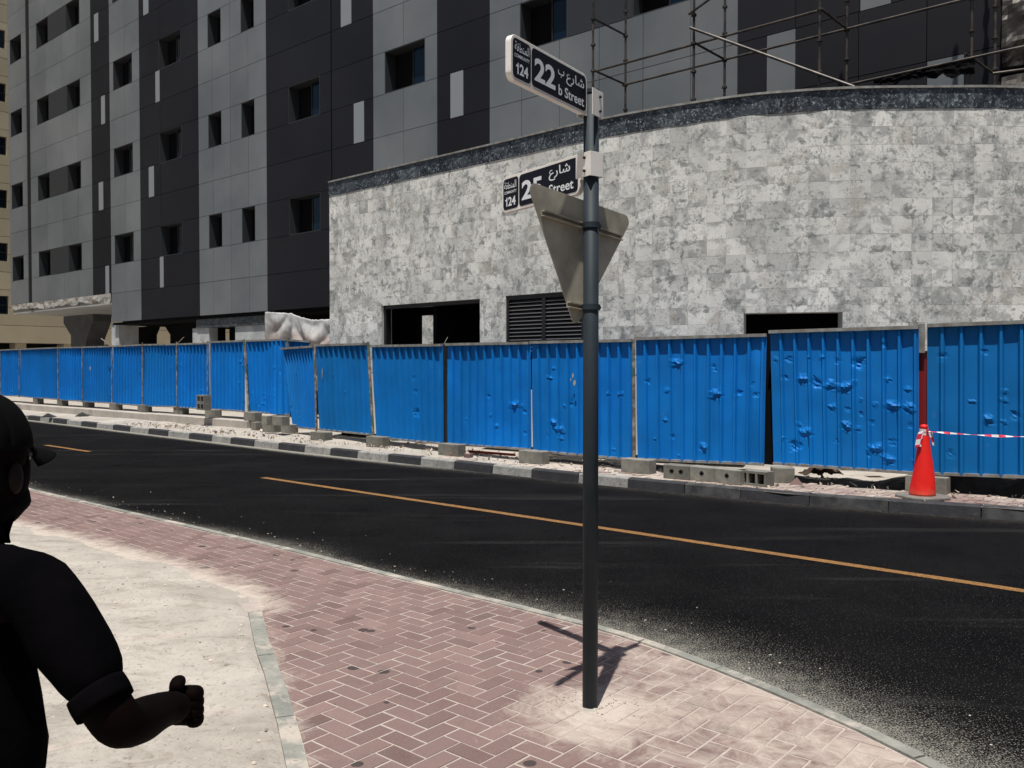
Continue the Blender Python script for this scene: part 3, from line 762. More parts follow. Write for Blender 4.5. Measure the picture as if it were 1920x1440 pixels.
def cutrect(a, b_, z0, z1):
    out = [(a, b_, z0, z1)]
    for oa, ob, oz0, oz1 in ops:
        new = []
        for (x0, x1, y0, y1) in out:
            if x1 <= oa or x0 >= ob or y1 <= oz0 or y0 >= oz1: new.append((x0, x1, y0, y1)); continue
            if y1 > oz1: new.append((x0, x1, oz1, y1))
            if y0 < oz0: new.append((x0, x1, y0, oz0))
            yy0, yy1 = max(y0, oz0), min(y1, oz1)
            if x0 < oa: new.append((x0, oa, yy0, yy1))
            if x1 > ob: new.append((ob, x1, yy0, yy1))
        out = new
    return [r for r in out if r[1] - r[0] > .01 and r[3] - r[2] > .01]
backw = M()
for r in range(-5, NR):
    z0 = 1.5 + r * TH; off = 0 if True else 0
    rnd = random.Random(r * 13 + 5)
    shift = (r % 2) * .15 
    for i_ in range(-1, nt_):
        # the straight part is laid in broken courses, the curved part as a stacked grid
        sh = shift if i_ * TW < 7.2 else 0
        a, b_ = max(0, i_ * TW + sh), (i_ + 1) * TW + (shift if (i_ + 1) * TW < 7.2 else 0)
        if b_ - a < .02: continue
        for q in cutrect(a, b_, z0, z0 + TH):
            if r >= 0: tiles.append(([cpt(q[0], 0, q[2]), cpt(q[1], 0, q[2]), cpt(q[0], 0, q[3]), cpt(q[1], 0, q[3])], q))
            p0, p1, p2, p3 = cpt(q[0], .005), cpt(q[1], .005), cpt(q[1], .28), cpt(q[0], .28)
            backw.hexa([Vector((p.x, p.y, z)) for z in (q[2], q[3]) for p in (p0, p1, p2, p3)])
i_ = 0
while i_ * .4 < arc[-1] - .4:
    p0, p1, p2, p3 = [cpt(t, o) for t, o in ((i_ * .4, .03), (i_ * .4 + .4, .03), (i_ * .4 + .4, .28), (i_ * .4, .28))]
    backw.hexa([Vector((p.x, p.y, z)) for z in (ZG, ZT - .03) for p in (p0, p1, p2, p3)]); i_ += 1
backw.build('wall', 'grout', pod)
def tile(m, q, m_out=0.0, gap=.0014):
    a, b_, z0, z1 = q[0] + gap, q[1] - gap, q[2] + gap, q[3] - gap; j = random.uniform(-.0012, .0004)
    if b_ <= a or z1 <= z0: return
    ps = [cpt(a, j - m_out), cpt(b_, j - m_out), cpt(b_, .0045 + (.03 if m_out else 0)), cpt(a, .0045 + (.03 if m_out else 0))]
    m.hexa([Vector((p.x, p.y, z)) for z in (z0, z1) for p in ps])
own, seen = biggest(tiles, 300); rest = M()
for k, (_, q) in enumerate(tiles):
    tn = max(0, min(1, random.gauss(.62, .2)))
    if random.random() < .13: tn = random.uniform(-2.2, -.4)
    m = M() if k in own else rest; m.tone = tn; tile(m, q)
    if k in own: m.build('stone_tile', 'granite', pod)
rest.build('stone_tile_field', 'granite', pod, kind='stuff')
k = 0
while k * .6 < arc[-1] - .6:
    m = M(); m.tone = random.random(); tile(m, (k * .6, k * .6 + .6, ZG, ZT - .03), .012); m.build('dark_granite_slab', 'dgranite', pod); k += 1
m = M(); t = 0
while t < arc[-1] - .3:
    ps = [cpt(t, -.035), cpt(t + .2501, -.035), cpt(t + .2501, .3), cpt(t, .3)]
    m.hexa([Vector((p.x, p.y, z)) for z in (ZT - .028, ZT + .006) for p in ps]); t += .25
m.build('coping', 'galv', pod)
# inside: back wall with a doorway, roof
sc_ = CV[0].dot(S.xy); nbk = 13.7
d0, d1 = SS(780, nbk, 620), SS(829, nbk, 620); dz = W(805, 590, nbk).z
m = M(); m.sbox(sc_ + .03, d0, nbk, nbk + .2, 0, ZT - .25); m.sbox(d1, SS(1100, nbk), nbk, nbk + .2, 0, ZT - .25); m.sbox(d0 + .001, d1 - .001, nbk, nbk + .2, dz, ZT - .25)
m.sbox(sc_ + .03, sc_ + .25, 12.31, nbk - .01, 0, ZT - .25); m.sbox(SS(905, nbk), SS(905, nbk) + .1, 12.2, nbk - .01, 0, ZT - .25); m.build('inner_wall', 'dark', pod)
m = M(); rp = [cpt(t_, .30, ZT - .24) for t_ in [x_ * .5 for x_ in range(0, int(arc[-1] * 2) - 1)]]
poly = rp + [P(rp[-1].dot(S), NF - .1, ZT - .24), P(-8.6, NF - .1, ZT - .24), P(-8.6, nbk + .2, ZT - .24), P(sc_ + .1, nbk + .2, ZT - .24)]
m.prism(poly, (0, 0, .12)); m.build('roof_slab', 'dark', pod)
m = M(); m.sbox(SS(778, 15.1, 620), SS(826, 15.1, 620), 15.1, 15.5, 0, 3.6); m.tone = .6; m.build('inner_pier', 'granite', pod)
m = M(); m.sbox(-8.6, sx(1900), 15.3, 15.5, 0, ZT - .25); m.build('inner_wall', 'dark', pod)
# frames and louvre
oa, ob, _, oz = ops[0]
m = M()
for t0, t1, z0, z1 in ((oa, oa + .07, .5, oz), (ob - .03, ob, .5, oz), (oa + .07, ob - .03, oz - .07, oz)):
    ps = [cpt(t0, .06), cpt(t1, .06), cpt(t1, .2), cpt(t0, .2)]; m.hexa([Vector((p.x, p.y, z)) for z in (z0, z1) for p in ps])
m.build('door_frame', 'blackmetal', pod)
oa, ob, _, oz = ops[1]
m = M(); mid = (oa + ob) / 2
for t0, t1, z0, z1 in ((oa, oa + .06, 1.2, oz), (ob - .06, ob, 1.2, oz), (mid - .04, mid + .04, 1.2, oz - .08), (oa + .06, ob - .06, oz - .08, oz)):
    ps = [cpt(t0, .02), cpt(t1, .02), cpt(t1, .12), cpt(t0, .12)]; m.hexa([Vector((p.x, p.y, z)) for z in (z0, z1) for p in ps])
lv = m.build('louvre_vent', 'blackmetal', pod)
z = 1.9
while z < oz - .12:
    for t0, t1 in ((oa + .06, mid - .04), (mid + .04, ob - .06)):
        p = [cpt(t0, .035), cpt(t1, .035), cpt(t1, .10), cpt(t0, .10)]
        m = M(); m.hexa([Vector((p[0].x, p[0].y, z)), Vector((p[1].x, p[1].y, z)), Vector((p[2].x, p[2].y, z + .045)), Vector((p[3].x, p[3].y, z + .045)),
                         Vector((p[0].x, p[0].y, z + .008)), Vector((p[1].x, p[1].y, z + .008)), Vector((p[2].x, p[2].y, z + .053)), Vector((p[3].x, p[3].y, z + .053))])
        m.build('slat', 'louvre', lv)
    z += .068
m = M(); ps = [cpt(oa, .16), cpt(ob, .16), cpt(ob, .2), cpt(oa, .2)]; m.hexa([Vector((p.x, p.y, z)) for z in (1.2, oz) for p in ps]); m.build('backing', 'dark', lv)
oa, ob, _, oz = ops[2]
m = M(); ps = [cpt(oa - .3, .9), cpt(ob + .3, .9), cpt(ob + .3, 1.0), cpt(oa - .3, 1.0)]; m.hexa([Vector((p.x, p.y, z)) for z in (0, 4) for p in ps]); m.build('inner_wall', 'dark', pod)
# tarpaulin between block and podium
m = M(); tn_ = 15.5; t0, t1, t2 = SS(497, tn_, 590), SS(547, tn_, 590), SS(624, tn_, 590); zt0 = W(497, 583, tn_).z
def tarp(u, v):
    s = t0 + (t2 - t0) * u; top = zt0 - .02 + (W(624, 592, tn_).z - zt0) * u
    L = (t1 - t0) / (t2 - t0)
    if u > L:
        w = (u - L) / (1 - L); top -= .10 * math.sin(math.pi * w) + .06 * w
    top += .018 * fbm(s * 9, 0, 3.3)
    z = top - v * (top - .9)
    dx, dz_ = s - t1, (zt0 - z) + .02
    ang = math.atan2(dx, dz_); rr = math.hypot(dx, dz_)
    fold = min(1, .05 + u * 5) * 0.10 * (1 - 2 * abs(math.sin(ang * 4.2 + .7 * rr))) * min(1, rr * 1.3)
    if u > L:
        w = (u - L) / (1 - L); sag = 1.0 * 4 * w * (1 - w)
        fold += .11 * (1 - 2 * abs(math.sin((z - top + sag * .9) * 4.4))) * math.sin(math.pi * w)
    fold = fold * min(1, v * 3) + .02 * fbm(s * 3, z * 3, 2.1, 4)
    return (P(s, tn_ + fold, z), .5, v)
m.grid(tarp, 90, 50); to = m.build('tarpaulin', 'tarp', smooth=True)
tag(to, 'torn off-white tarpaulin hung in folds between dark panels and stone wall', 'tarpaulin')
so = to.modifiers.new('thickness', 'SOLIDIFY'); so.thickness = .004

# ------------------------------------------------------------------ scaffold on the podium roof
scf = empty('scaffold', P(-5, 14.5, ZT - .12), 'rusty steel tube scaffold standing on the roof behind the stone parapet', 'scaffold')
nf_, nb_ = 13.8, 14.94
zl = W(1112, 133, nf_).z
fs0 = [SS(p, nf_, 60) for p in (1112, 1301, 1537)]; gapf = (fs0[2] - fs0[0]) / 2
fr = [fs0[0], fs0[1], fs0[2], fs0[2] + gapf + .1]; bk_ = [SS(p, nb_, 60) for p in (1173, 1359, 1588)]; bk_.append(bk_[-1] + gapf)
nf3, nb3 = 14.95, 15.5; fr[3] = SS(1822, nf3, 60); bk_[3] = SS(1866, nb3, 60)
rf = .024
def pole(s, n, z0, z1, bend=0):
    m = M(); m.tube(P(s, n, z0), P(s + bend, n, z1), rf, n=10); o = m.build('upright', 'steel', scf, smooth=False)
    z = math.floor(z0 * 2) / 2 + (zl % .5)
    while z < z1:
        if z > z0 + .05:
            m = M(); m.lathe(P(s, n, z - .03), [(rf, 0), (.048, .012), (.048, .05), (rf, .06)], 10)
            m.build('coupler', 'steel', o)
        z += .5
for s in fr[:3]: pole(s, nf_, ZT - .12, 11.0)
for s in bk_[:3]: pole(s, nb_, ZT - .12, 11.0)
pole(fr[3], nf3, ZT - .12, 11.0); pole(bk_[3], nb3, ZT - .12, 11.0)
def bar(name, a, b_, r=.022): m = M(); m.tube(a, b_, r, n=8); m.build(name, 'steel', scf)
for zz in (zl, zl + 1.0, zl + 3):
    if zz < zl + .5 or zz > zl + 2:
        bar('ledger', P(fr[0] - .05, nf_ + .04, zz), P(fr[2] + .05, nf_ + .04, zz)); bar('ledger', P(bk_[0] - .05, nb_ - .04, zz), P(bk_[2] + .9 * gapf, nb_ - .04, zz))
for a, b_ in zip(fr[:3], bk_[:3]):
    bar('transom', P(a, nf_, zl + .02), P(b_, nb_, zl + .02)); 
bar('transom', P(fr[0], nf_, zl + 1.02), P(bk_[0], nb_, zl + 1.02))
bar('ledger', P(fr[1], nf_ + .05, zl + 1.0), P(fr[2] + .3, nf_ + .05, zl + 1.0))
bar('ledger', W(1585, 160, nf3 - .05), W(1990, 72, nf3 - .05)); bar('ledger', W(1862, 138, nb3 - .1), W(1990, 121, nb3 - .1))
bar('brace', W(1294, 52, nf_ - .06), W(1602, 163, nf_ - .06), .025); bar('brace', W(1291, 27, nf_ - .05), W(1345, -12, nf_ - .05))
bar('brace', W(1810, 100, nf3), W(1864, 138, nb3), .02)
m = M()
m.grid(lambda u, v: P(SS(1640, nf3, 130) + (SS(1830, nf3, 110) - SS(1640, nf3, 130)) * u, nf3 - .06 + .05 * fbm(u * 9, v * 4), W(1640 + 190 * u, 148 - 42 * u, nf3 - .05).z - .02 - v * (.07 + .12 * abs(fbm(u * 7, .3)) + .1 * u)), 50, 5)
m.build('hanging_net', 'blackcloth', scf)

# ------------------------------------------------------------------ blue hoarding
def fence_panel(root, l, r, pitch=.18, dents=(), tone=.3, res=8, rows=70, bulge=None, seed=0, rough_dents=0):
    """l and r: (px, top y, bottom y, n) of the two edges"""
    A0, A1 = W(l[0], l[1], l[3]), W(l[4] if len(l) > 4 else l[0], l[2], l[3]); B0, B1 = W(r[0], r[1], r[3]), W(r[4] if len(r) > 4 else r[0], r[2], r[3])
    Wd_ = (B0 - A0).length; k = max(3, round(Wd_ / pitch)); out = Vector((B0.y - A0.y, -(B0.x - A0.x), 0)).normalized()
    rnd = random.Random(seed); ds = [(u, v, rr, dd) for u, v, rr, dd in dents]
    for _ in range(rough_dents): ds.append((rnd.random(), .15 + .8 * rnd.random() ** .7, rnd.uniform(.02, .06), rnd.uniform(.006, .018)))
    prof = [(0, 0), (.10, 0), (.22, 0), (.34, 0), (.46, 0), (.62, 0), (.74, .044), (.87, .044), (.97, 0), (1.0, 0)]
    us = []; hs = []
    for c_ in range(k):
        for t_, h in prof[:-1]: us.append((c_ + t_) / k); hs.append(h)
    us.append(1.0); hs.append(0)
    sd = seed * 3.7
    m = M(); nU = len(us) - 1
    for j in range(rows + 1):
        v = j / rows
        for i_ in range(nU + 1):
            u = us[i_]; top = A0.lerp(B0, u); bot = A1.lerp(B1, u); p = top.lerp(bot, v)
            h = hs[i_] - .04 + .012 * fbm(u * 2.1 + sd, v * 1.7, sd)
            x_, y_ = u * Wd_, v * 1.78
            for du, dv, rr, dd in ds:
                ex, ey = x_ - du * Wd_, (y_ - dv * 1.78) * 1.15; ra_ = (du * 7919) % 1.2 - .6; ex, ey = (ex * math.cos(ra_) - ey * math.sin(ra_)) * (.7 + (dv * 977) % .7), ex * math.sin(ra_) + ey * math.cos(ra_); r_ = math.hypot(ex, ey) * (1 + .35 * fbm(x_ * 22, y_ * 22, sd, 2))
                if r_ < rr * 2.2:
                    t_ = max(0, 1 - r_ / (rr * 1.3)); sk = (1 + .45 * math.sin(math.atan2(ey, ex) * 3 + du * 40)); dr = ey / max(.001, r_); inv = -1 if (du * 7919) % 1 < .42 else 1
                    h += inv * dd * (t_ ** .8) * sk * (1 if dr < .1 else 1 - .55 * min(1, dr * 1.3)); h -= dd * .7 * math.exp(-((ey - rr * .75) / (rr * .22)) ** 2 - (ex / (rr * .8)) ** 2)
            if bulge: h += bulge(u, v)
            m.v.append(p + out * h); m.t.append(tone + .25 * fbm(u * 1.3 + sd, v)); m.d.append(0)
    m.f = [(j * (nU + 1) + i_, (j + 1) * (nU + 1) + i_, (j + 1) * (nU + 1) + i_ + 1, j * (nU + 1) + i_ + 1) for j in range(rows) for i_ in range(nU)]
    o = m.build('corrugated_panel', 'blue', root)
    for nm, a, b_, zz, hh in (('top_rail', A0, B0, 0, .042), ('bottom_rail', A1, B1, 0, .034)):
        m = M(); off = out * (-.005 if nm == 'top_rail' else -.02); sgn = -1 if nm == 'top_rail' else -1
        w_ = .062 if nm == 'top_rail' else .045; up = Vector((0, 0, 1))
        c0, c1 = a + off + out * (.0), b_ + off
        lo_, hi_ = (-hh + .012, .012) if nm == 'top_rail' else (-hh * .5, hh * .5)
        f_, bk = out * (w_ / 2), out * (-w_ / 2)
        m.hexa([c0 + f_ + up * lo_, c1 + f_ + up * lo_, c1 + bk + up * lo_, c0 + bk + up * lo_, c0 + f_ + up * hi_, c1 + f_ + up * hi_, c1 + bk + up * hi_, c0 + bk + up * hi_])
        m.build(nm, 'galv', o)
    return o
def fpost(root, a, b_, n, r=.022, m_='rust', name='post'):
    m = M(); m.tube(W(a[0], a[1], n), W(b_[0], b_[1], n), r, n=10); return m.build(name, m_, root, smooth=False)
def dn(px0, px1, py0, py1, L, big=.068, small=.032):
    out = []
    for q in L: out.append(((q[0] - px0) / (px1 - px0), (q[1] - py0) / (py1 - py0), big if len(q) > 2 else small, .026 if len(q) > 2 else .015))
    return out
near = empty('hoarding', P(-6, 10.6, .12), 'near run of blue corrugated hoarding panels on the right, standing on concrete blocks', 'fence')
dB = dn(772, 1440, 200, 830, [(860, 335), (960, 325), (1020, 330), (1088, 345), (1185, 355, 1), (1300, 275), (925, 430, 1), (990, 445, 1), (1055, 455, 1), (1120, 465, 1), (1165, 440), (1310, 430), (1395, 470), (1195, 520), (1130, 565), (1190, 585), (1255, 540), (1330, 545, 1), (1400, 550, 1), (1240, 620), (1125, 640, 1), (905, 640), (940, 675, 1), (880, 740, 1), (1255, 735, 1), (1225, 765), (1310, 780, 1), (830, 710), (1080, 710), (840, 420)])
dA = dn(170, 750, 230, 790, [(365, 350, 1), (230, 430), (530, 365), (540, 490, 1), (640, 480), (700, 445), (715, 490), (345, 680), (260, 695), (485, 725, 1), (370, 770)])
dC = dn(1480, 1920, 165, 848, [(1745, 295), (1830, 475), (1830, 515), (1760, 600, 1), (1830, 610), (1690, 520)])
dC = [(u * .55, v, a, b_) for u, v, a, b_ in dC]
dD = dn(1308, 1870, 420, 1075, [(1415, 635), (1500, 800), (1540, 790), (1435, 900, 1), (1470, 940, 1), (1480, 990), (1400, 980), (1745, 720), (1810, 720), (1770, 1030), (1440, 580)])
dE = dn(830, 1295, 435, 1030, [(1215, 785, 1), (1250, 790), (1265, 820), (1070, 740), (1115, 910), (1265, 940), (1085, 850), (950, 880)])
fence_panel(near, (2088, 596, 900, 11.36), (2500, 583, 930, 11.72), .2, (), .4, seed=9, rows=24, rough_dents=5); fence_panel(near, (2503, 583, 930, 11.73), (3060, 566, 972, 12.15), .2, (), .2, seed=10, rows=24, rough_dents=5)
fence_panel(near, (1738, 609, 888, 11.0), (2085, 596, 900, 11.35), .2, dC, .75, rough_dents=3, seed=1)
fence_panel(near, (1442, 621, 869, 10.82, 1449), (1722, 612, 888, 10.98), .18, dB, .35, seed=2, rough_dents=6)
fence_panel(near, (1190, 634, 861, 10.6, 1193), (1436, 627, 871, 10.8, 1431), .185, dA, .1, seed=3, rough_dents=3, bulge=lambda u, v: .05 * math.exp(-((u - .93) / .05) ** 2) * math.sin(math.pi * v))
fence_panel(near, (994, 641, 845, 10.5, 996), (1184, 637, 862, 10.6), .185, dD, .2, seed=4)
fence_panel(near, (836, 645, 832, 10.48), (992, 642, 843, 10.5), .185, dE, .15, seed=5)
fence_panel(near, (694, 648, 820, 10.58, 702), (827, 646, 832, 10.48, 829), .18, dn(400, 805, 440, 980, [(650, 625), (655, 700), (655, 820, 1)]), .55, seed=6)
fence_panel(near, (589, 647, 805, 10.75, 595), (688, 644, 815, 10.6, 696), .18, (), .6, seed=7, rough_dents=4)
fence_panel(near, (527, 653, 800, 11.2, 546), (587, 649, 805, 10.80, 592), .165, (), .3, rows=50, seed=8, rough_dents=14)
fpost(near, (590, 644), (593, 811), 10.80, .02); fpost(near, (690, 641), (700, 820), 10.62, .026); fpost(near, (832, 643), (832, 836), 10.58, .05, 'blackmetal')  # the wide black post is put in to make the panel gap dark
fpost(near, (993, 640), (995, 850), 10.56, .016, 'galv'); fpost(near, (1187, 636), (1189, 868), 10.66, .028, 'rust')
m = M(); m.hexa([W(1428, 870, 11.0), W(1452, 872, 11.0), W(1452, 872, 11.06), W(1428, 870, 11.06), W(1434, 628, 11.0), W(1446, 626, 11.0), W(1446, 626, 11.06), W(1434, 628, 11.06)]); m.build('gap_shade_board', 'dark', near)  # black sheet added behind the gap, its colour standing for the darkness there
m = M(); a0, a1 = W(1721, 658, 11.08), W(1737, 658, 11.08)
m.hexa([W(1722, 890, 11.08), W(1740, 890, 11.08), W(1740, 890, 11.12), W(1722, 890, 11.12), W(1719, 658, 11.08), W(1739, 658, 11.08), W(1739, 658, 11.12), W(1719, 658, 11.12)]); m.build('red_board', 'red', near)
m = M(); m.hexa([W(1721.5, 662, 11.02), W(1734.5, 662, 11.02), W(1734.5, 662, 11.07), W(1721.5, 662, 11.07), W(1720.5, 606, 11.02), W(1734.5, 606, 11.02), W(1734.5, 606, 11.07), W(1720.5, 606, 11.07)]); bevel(m.build('square_post', 'galv', near), .004)
# broken top wires on posts
for px, py, n in ((690, 643, 10.62), (832, 643, 10.5)):
    m = M(); a = W(px, py + 3, n); m.tube(a, a + Vector((-.10, 0, .07)) if px < 800 else a + Vector((.07, 0, .13)), .006, n=6); m.build('tie_wire', 'rust', near)
far = empty('hoarding', P(-25, 11.4, .4), 'far run of blue corrugated hoarding panels on the left, raised on the concrete upstand', 'fence')
LFT = [(-170, 657, 730, 11.4), (-70, 656.5, 736, 11.42), (0, 656, 741, 11.4), (36, 654.5, 743, 11.42), (108, 651.5, 749, 11.38), (154, 650.5, 752.5, 11.4), (209, 649, 756, 11.4), (267, 646, 761, 11.42), (331, 645, 763, 11.4), (389, 643, 767, 11.42)]
for i_, (a, b_) in enumerate(zip(LFT, LFT[1:])):
    fence_panel(far, (a[0] + .6,) + a[1:], (b_[0] - .6,) + b_[1:], .165, (), .15 + .15 * (i_ % 2), rows=44, seed=20 + i_, rough_dents=[2, 3, 4, 4, 9, 10, 12, 16, 10][i_], bulge=lambda u, v: .03 * math.sin(u * 5) * v)
    fpost(far, (b_[0], b_[1] - (4 if i_ > 2 else 1)), (b_[0] + (1 if i_ % 2 else 0), b_[2] + 2), b_[3] - .03, .013, 'rust')
fence_panel(far, (392, 641, 767, 11.38), (456.5, 638.5, 771, 11.36), .17, (), .2, rows=50, seed=40, rough_dents=12)
fence_panel(far, (458, 638.5, 771, 11.36, 464), (538, 636, 778, 11.40, 541), .17, (), .1, rows=50, seed=41, rough_dents=26, bulge=lambda u, v: .09 * math.exp(-((u - .72) / .16) ** 2) * (.3 + v))
fpost(far, (457.5, 636), (466.5, 774), 11.33, .024)
fence_panel(far, (541, 637, 780, 11.6), (581, 640, 790, 12.0), .17, (), .5, rows=30, seed=42)
fpost(far, (538.5, 634), (539.5, 660), 11.42, .03, 'rust'); fpost(far, (581, 638), (581, 650), 12.0, .02, 'rust')
m = M(); a = W(209, 650, 11.36); m.tube(a, a + Vector((-.30, 0, .24)), .014, n=8); m.build('bent_bar', 'galv', far)
for px in (331, 388): m = M(); a = W(px, 646, 11.36); m.tube(a, a + Vector((.2 if px == 331 else -.18, 0, .2 if px == 331 else .14)), .007, n=6); m.build('tie_wire', 'rust', far)

for root_, px, py, n, w_, h_ in ((far, 169, 691, 11.405, .07, .12), (near, 604, 700, 10.745, .02, .22), (near, 609, 712, 10.745, .02, .16), (near, 1074, 704, 10.50, .03, .09), (near, 1077, 718, 10.50, .05, .10), (near, 1070, 712, 10.50, .02, .05)):
    c_ = W(px, py, n); m = M(); rn = random.Random(px * py); ring = []
    for k in range(11):
        a_ = k / 11 * 6.283; q = 1 if root_ is far else rn.uniform(.55, 1.1); ring.append(c_ + S * math.cos(a_) * w_ / 2 * q + Vector((0, 0, math.sin(a_) * h_ / 2 * q)))
    m.prism(ring, N * .004); m.build('torn_sticker', 'scrap', root_)
# ------------------------------------------------------------------ concrete blocks
BG = 'concrete blocks holding up the blue hoarding'
def block(x0, x1, yb, zbase, label, h=.2, depth=.2, mat_='concrete', yaw=0.0, kind=None, group=BG):
    p = G((x0 + x1) / 2, yb, zbase); wpx = (x1 - x0); 
    dirx = Matrix.Rotation(yaw, 3, 'Z') @ S
    # the block's long side runs along the hoarding; its visible width fixes its length
    L_ = .40 if kind != 'short' else .22
    perx = abs(dirx.x) * L_ + abs(dirx.y) * depth * .5; want = wpx * p.y / FPX
    L_ = max(.18, min(.46, L_ * want / max(.05, perx)))
    if zbase == .355 and p.dot(N) < 11.16: p = p + N * (11.16 - p.dot(N))
    c_ = p + Vector((N.x, N.y, 0)) * depth / 2
    m = M(); m.tone = random.random(); m.box(Vector((c_.x, c_.y, zbase + h / 2)), (L_, depth, h), dirx)
    o = bevel(m.build('concrete_block', mat_, smooth=False), .008); tag(o, label, 'concrete block', group)
    return o, c_, dirx, L_
ZP = .125
data = [
 (573, 617, 829, ZP, 'concrete block under the narrow dented hoarding panel, left of the pole foot'),
 (676, 727, 839, ZP, 'wire-tied concrete block at the rusty leaning post of the hoarding'),
 (806, 873, 855, ZP, 'concrete block under the black gap between two near hoarding panels'),
 (964, 1023, 870, ZP, 'concrete block left of the street sign pole, at a panel joint'),
 (1157, 1223, 888, ZP, 'concrete block with a clean face just right of the street sign pole'),
 (1691, 1779, 925, ZP, 'concrete block directly behind the red traffic cone')]
for x0, x1, yb, z, lb in data: block(x0, x1, yb, z, lb)
far_blocks = [(56, 76, 757.5, 'small concrete block nearest the cap of the man, on the upstand'), (101, 122, 761, 'block on the upstand, second to the right of the cap'), (149, 171, 764, 'block on the upstand below the two plain far panels'),
 (198, 224, 768.5, 'block on the upstand below the bent bar of the far hoarding'), (251, 279, 772.5, 'block on the upstand midway along the left hoarding'), (317, 349, 777, 'block on the upstand left of the upright hollow blocks'), (376, 410, 783, 'block on the upstand carrying the upright hollow blocks'), (447, 487, 789, 'long block at the right end of the upstand')]
for x0, x1, yb, lb in far_blocks: block(x0, x1, yb, .355, lb, h=.2)
SG = 'loose stack of concrete blocks at the end of the upstand'
for x0, x1, yb, z, lb in ((466, 484, 808, .16, 'lower left block of the small stack at the upstand end'), (485, 520, 811, .16, 'lower middle block of the small stack at the upstand end'), (521, 550, 813, .16, 'lower right block of the small stack, half in shade'),
                          (486, 504, 797, .365, 'upper left block of the small stack, with a round hole'), (505, 534, 798, .365, 'upper right block of the small stack at the upstand end')):
    block(x0, x1, yb, z, lb, group=SG, kind='short' if x1 - x0 < 20 else None)
def hollow(name, c_, dirx, L_, h, depth, holes, label, group, tone=.5, mat_='concrete', standing=False):
    """block whose front face shows its hollow cells"""
    root = empty(name, (c_.x, c_.y, c_.z - h / 2), label, 'concrete block', group)
    up = Vector((0, 0, 1)); dy = up.cross(dirx); m = M(); m.tone = tone; t = .03; cw = (L_ - t * (holes + 1)) / holes
    for k in range(holes + 1): m.box(c_ + dirx * (-L_ / 2 + t / 2 + k * (cw + t)), (t, depth, h - 2 * t), dirx)
    m.box(c_ + up * (h / 2 - t / 2), (L_, depth, t), dirx); m.box(c_ - up * (h / 2 - t / 2), (L_, depth, t), dirx)
    m.build('shell', mat_, root)
    m = M(); m.box(c_ + dy * (depth / 2 - .03), (L_ - .04, .02, h - .05), dirx); m.build('web', mat_, root)
    return root
pb = G(381, 769, .56); pb.z = .56
for k, lb in ((0, 'lower of two upright hollow blocks leaning on the far hoarding'), (1, 'upper of two upright hollow blocks leaning on the far hoarding')):
    hollow('hollow_block', Vector((pb.x, pb.y + .05, .56 + .09 + .185 * k)), S, .34, .18, .2, 2, lb, 'pair of upright hollow blocks')
row = [(1241, 1292, 899, 'leftmost block of the row by the leaning panel, with two small holes', 2), (1291, 1340, 903, 'second block of the row by the leaning panel, with one cross-shaped hole', 1), (1340, 1389, 908, 'third block of the row, with a dark spot', 1)]
RG = 'row of hollow blocks lying below the leaning panel'
for i_, (x0, x1, yb, lb, nh) in enumerate(row):
    o, c_, dx_, L_ = block(x0, x1, yb, ZP, lb, yaw=R((6, 0, -8)[i_]), group=RG, h=.19)
    dy = Vector((0, 0, 1)).cross(dx_)
    for h_ in range(nh):
        m = M(); off = (h_ - (nh - 1) / 2) * .13; pc = Vector((c_.x, c_.y, ZP + .11)) - dy * (.101) + dx_ * off
        for aa, bb in ((.034, .05), (.06, .022)): m.box(pc - dy * (0.0005 * aa * 10), (aa, .006, bb), dx_)
        m.build('hole', 'dark', o)
pc = G(1417, 912, ZP); dxx = (Matrix.Rotation(R(-6), 3, 'Z') @ S)
hollow('hollow_block', Vector((pc.x + .03, pc.y + .1, ZP + .095)), dxx, .40, .19, .2, 3, 'block with three open cells at the right end of the row', RG, .35)
block(1440, 1482, 906, ZP, 'block lying behind the three-celled block at the row end', yaw=R(30), group=RG, h=.2)

# ------------------------------------------------------------------ litter and rubble
rb = M(); rnd = random.Random(3)
for _ in range(1500):
    s = rnd.uniform(-22, 2); left = s < -10
    n = (rnd.uniform(10.2, 11.1) if left else fk(s) + rnd.uniform(.45, 2.0)) if rnd.random() < .8 else fk(s) + rnd.uniform(.1, .6)
    r = rnd.choice((.008, .012, .02, .03)) * (1 if rnd.random() < .9 else 1.8)
    rb.tone = rnd.random(); p = P(s, n, .125 + (.03 if left else (-.04 if n - fk(s) > 1.2 else 0)))
    rb.add([p + Vector((rnd.uniform(-r, r), rnd.uniform(-r, r), q_)) for q_ in (-.01, -.01, -.01, r, r * .7, r * .9)], [(0, 1, 2), (3, 4, 5), (0, 1, 4, 3), (1, 2, 5, 4), (2, 0, 3, 5)])
rbo = rb.build('rubble', 'rubble', kind='stuff'); rbo['label'] = 'stone chips and dust scattered under the hoarding'
lt = M()
for _ in range(90):
    s = rnd.uniform(-13, 1.5); n = fk(s) + rnd.uniform(.75, 1.9); p = P(s, n, (.13 if n - fk(s) < .95 else .09) + rnd.uniform(0, .05)); r = rnd.uniform(.02, .06)
    a_ = rnd.uniform(0, 6.28); u_ = Vector((math.cos(a_), math.sin(a_), rnd.uniform(-.3, .5))) * r; v_ = Vector((-math.sin(a_), math.cos(a_), rnd.uniform(-.2, .5))) * r * .6
    lt.add([p - u_ - v_, p + u_ - v_, p + u_ + v_ + Vector((0, 0, .02)), p - u_ + v_], [(0, 1, 2, 3)])
lo_ = lt.build('litter', 'scrap', kind='stuff'); lo_['label'] = 'scraps of paper and wood littering the ground behind the blocks'
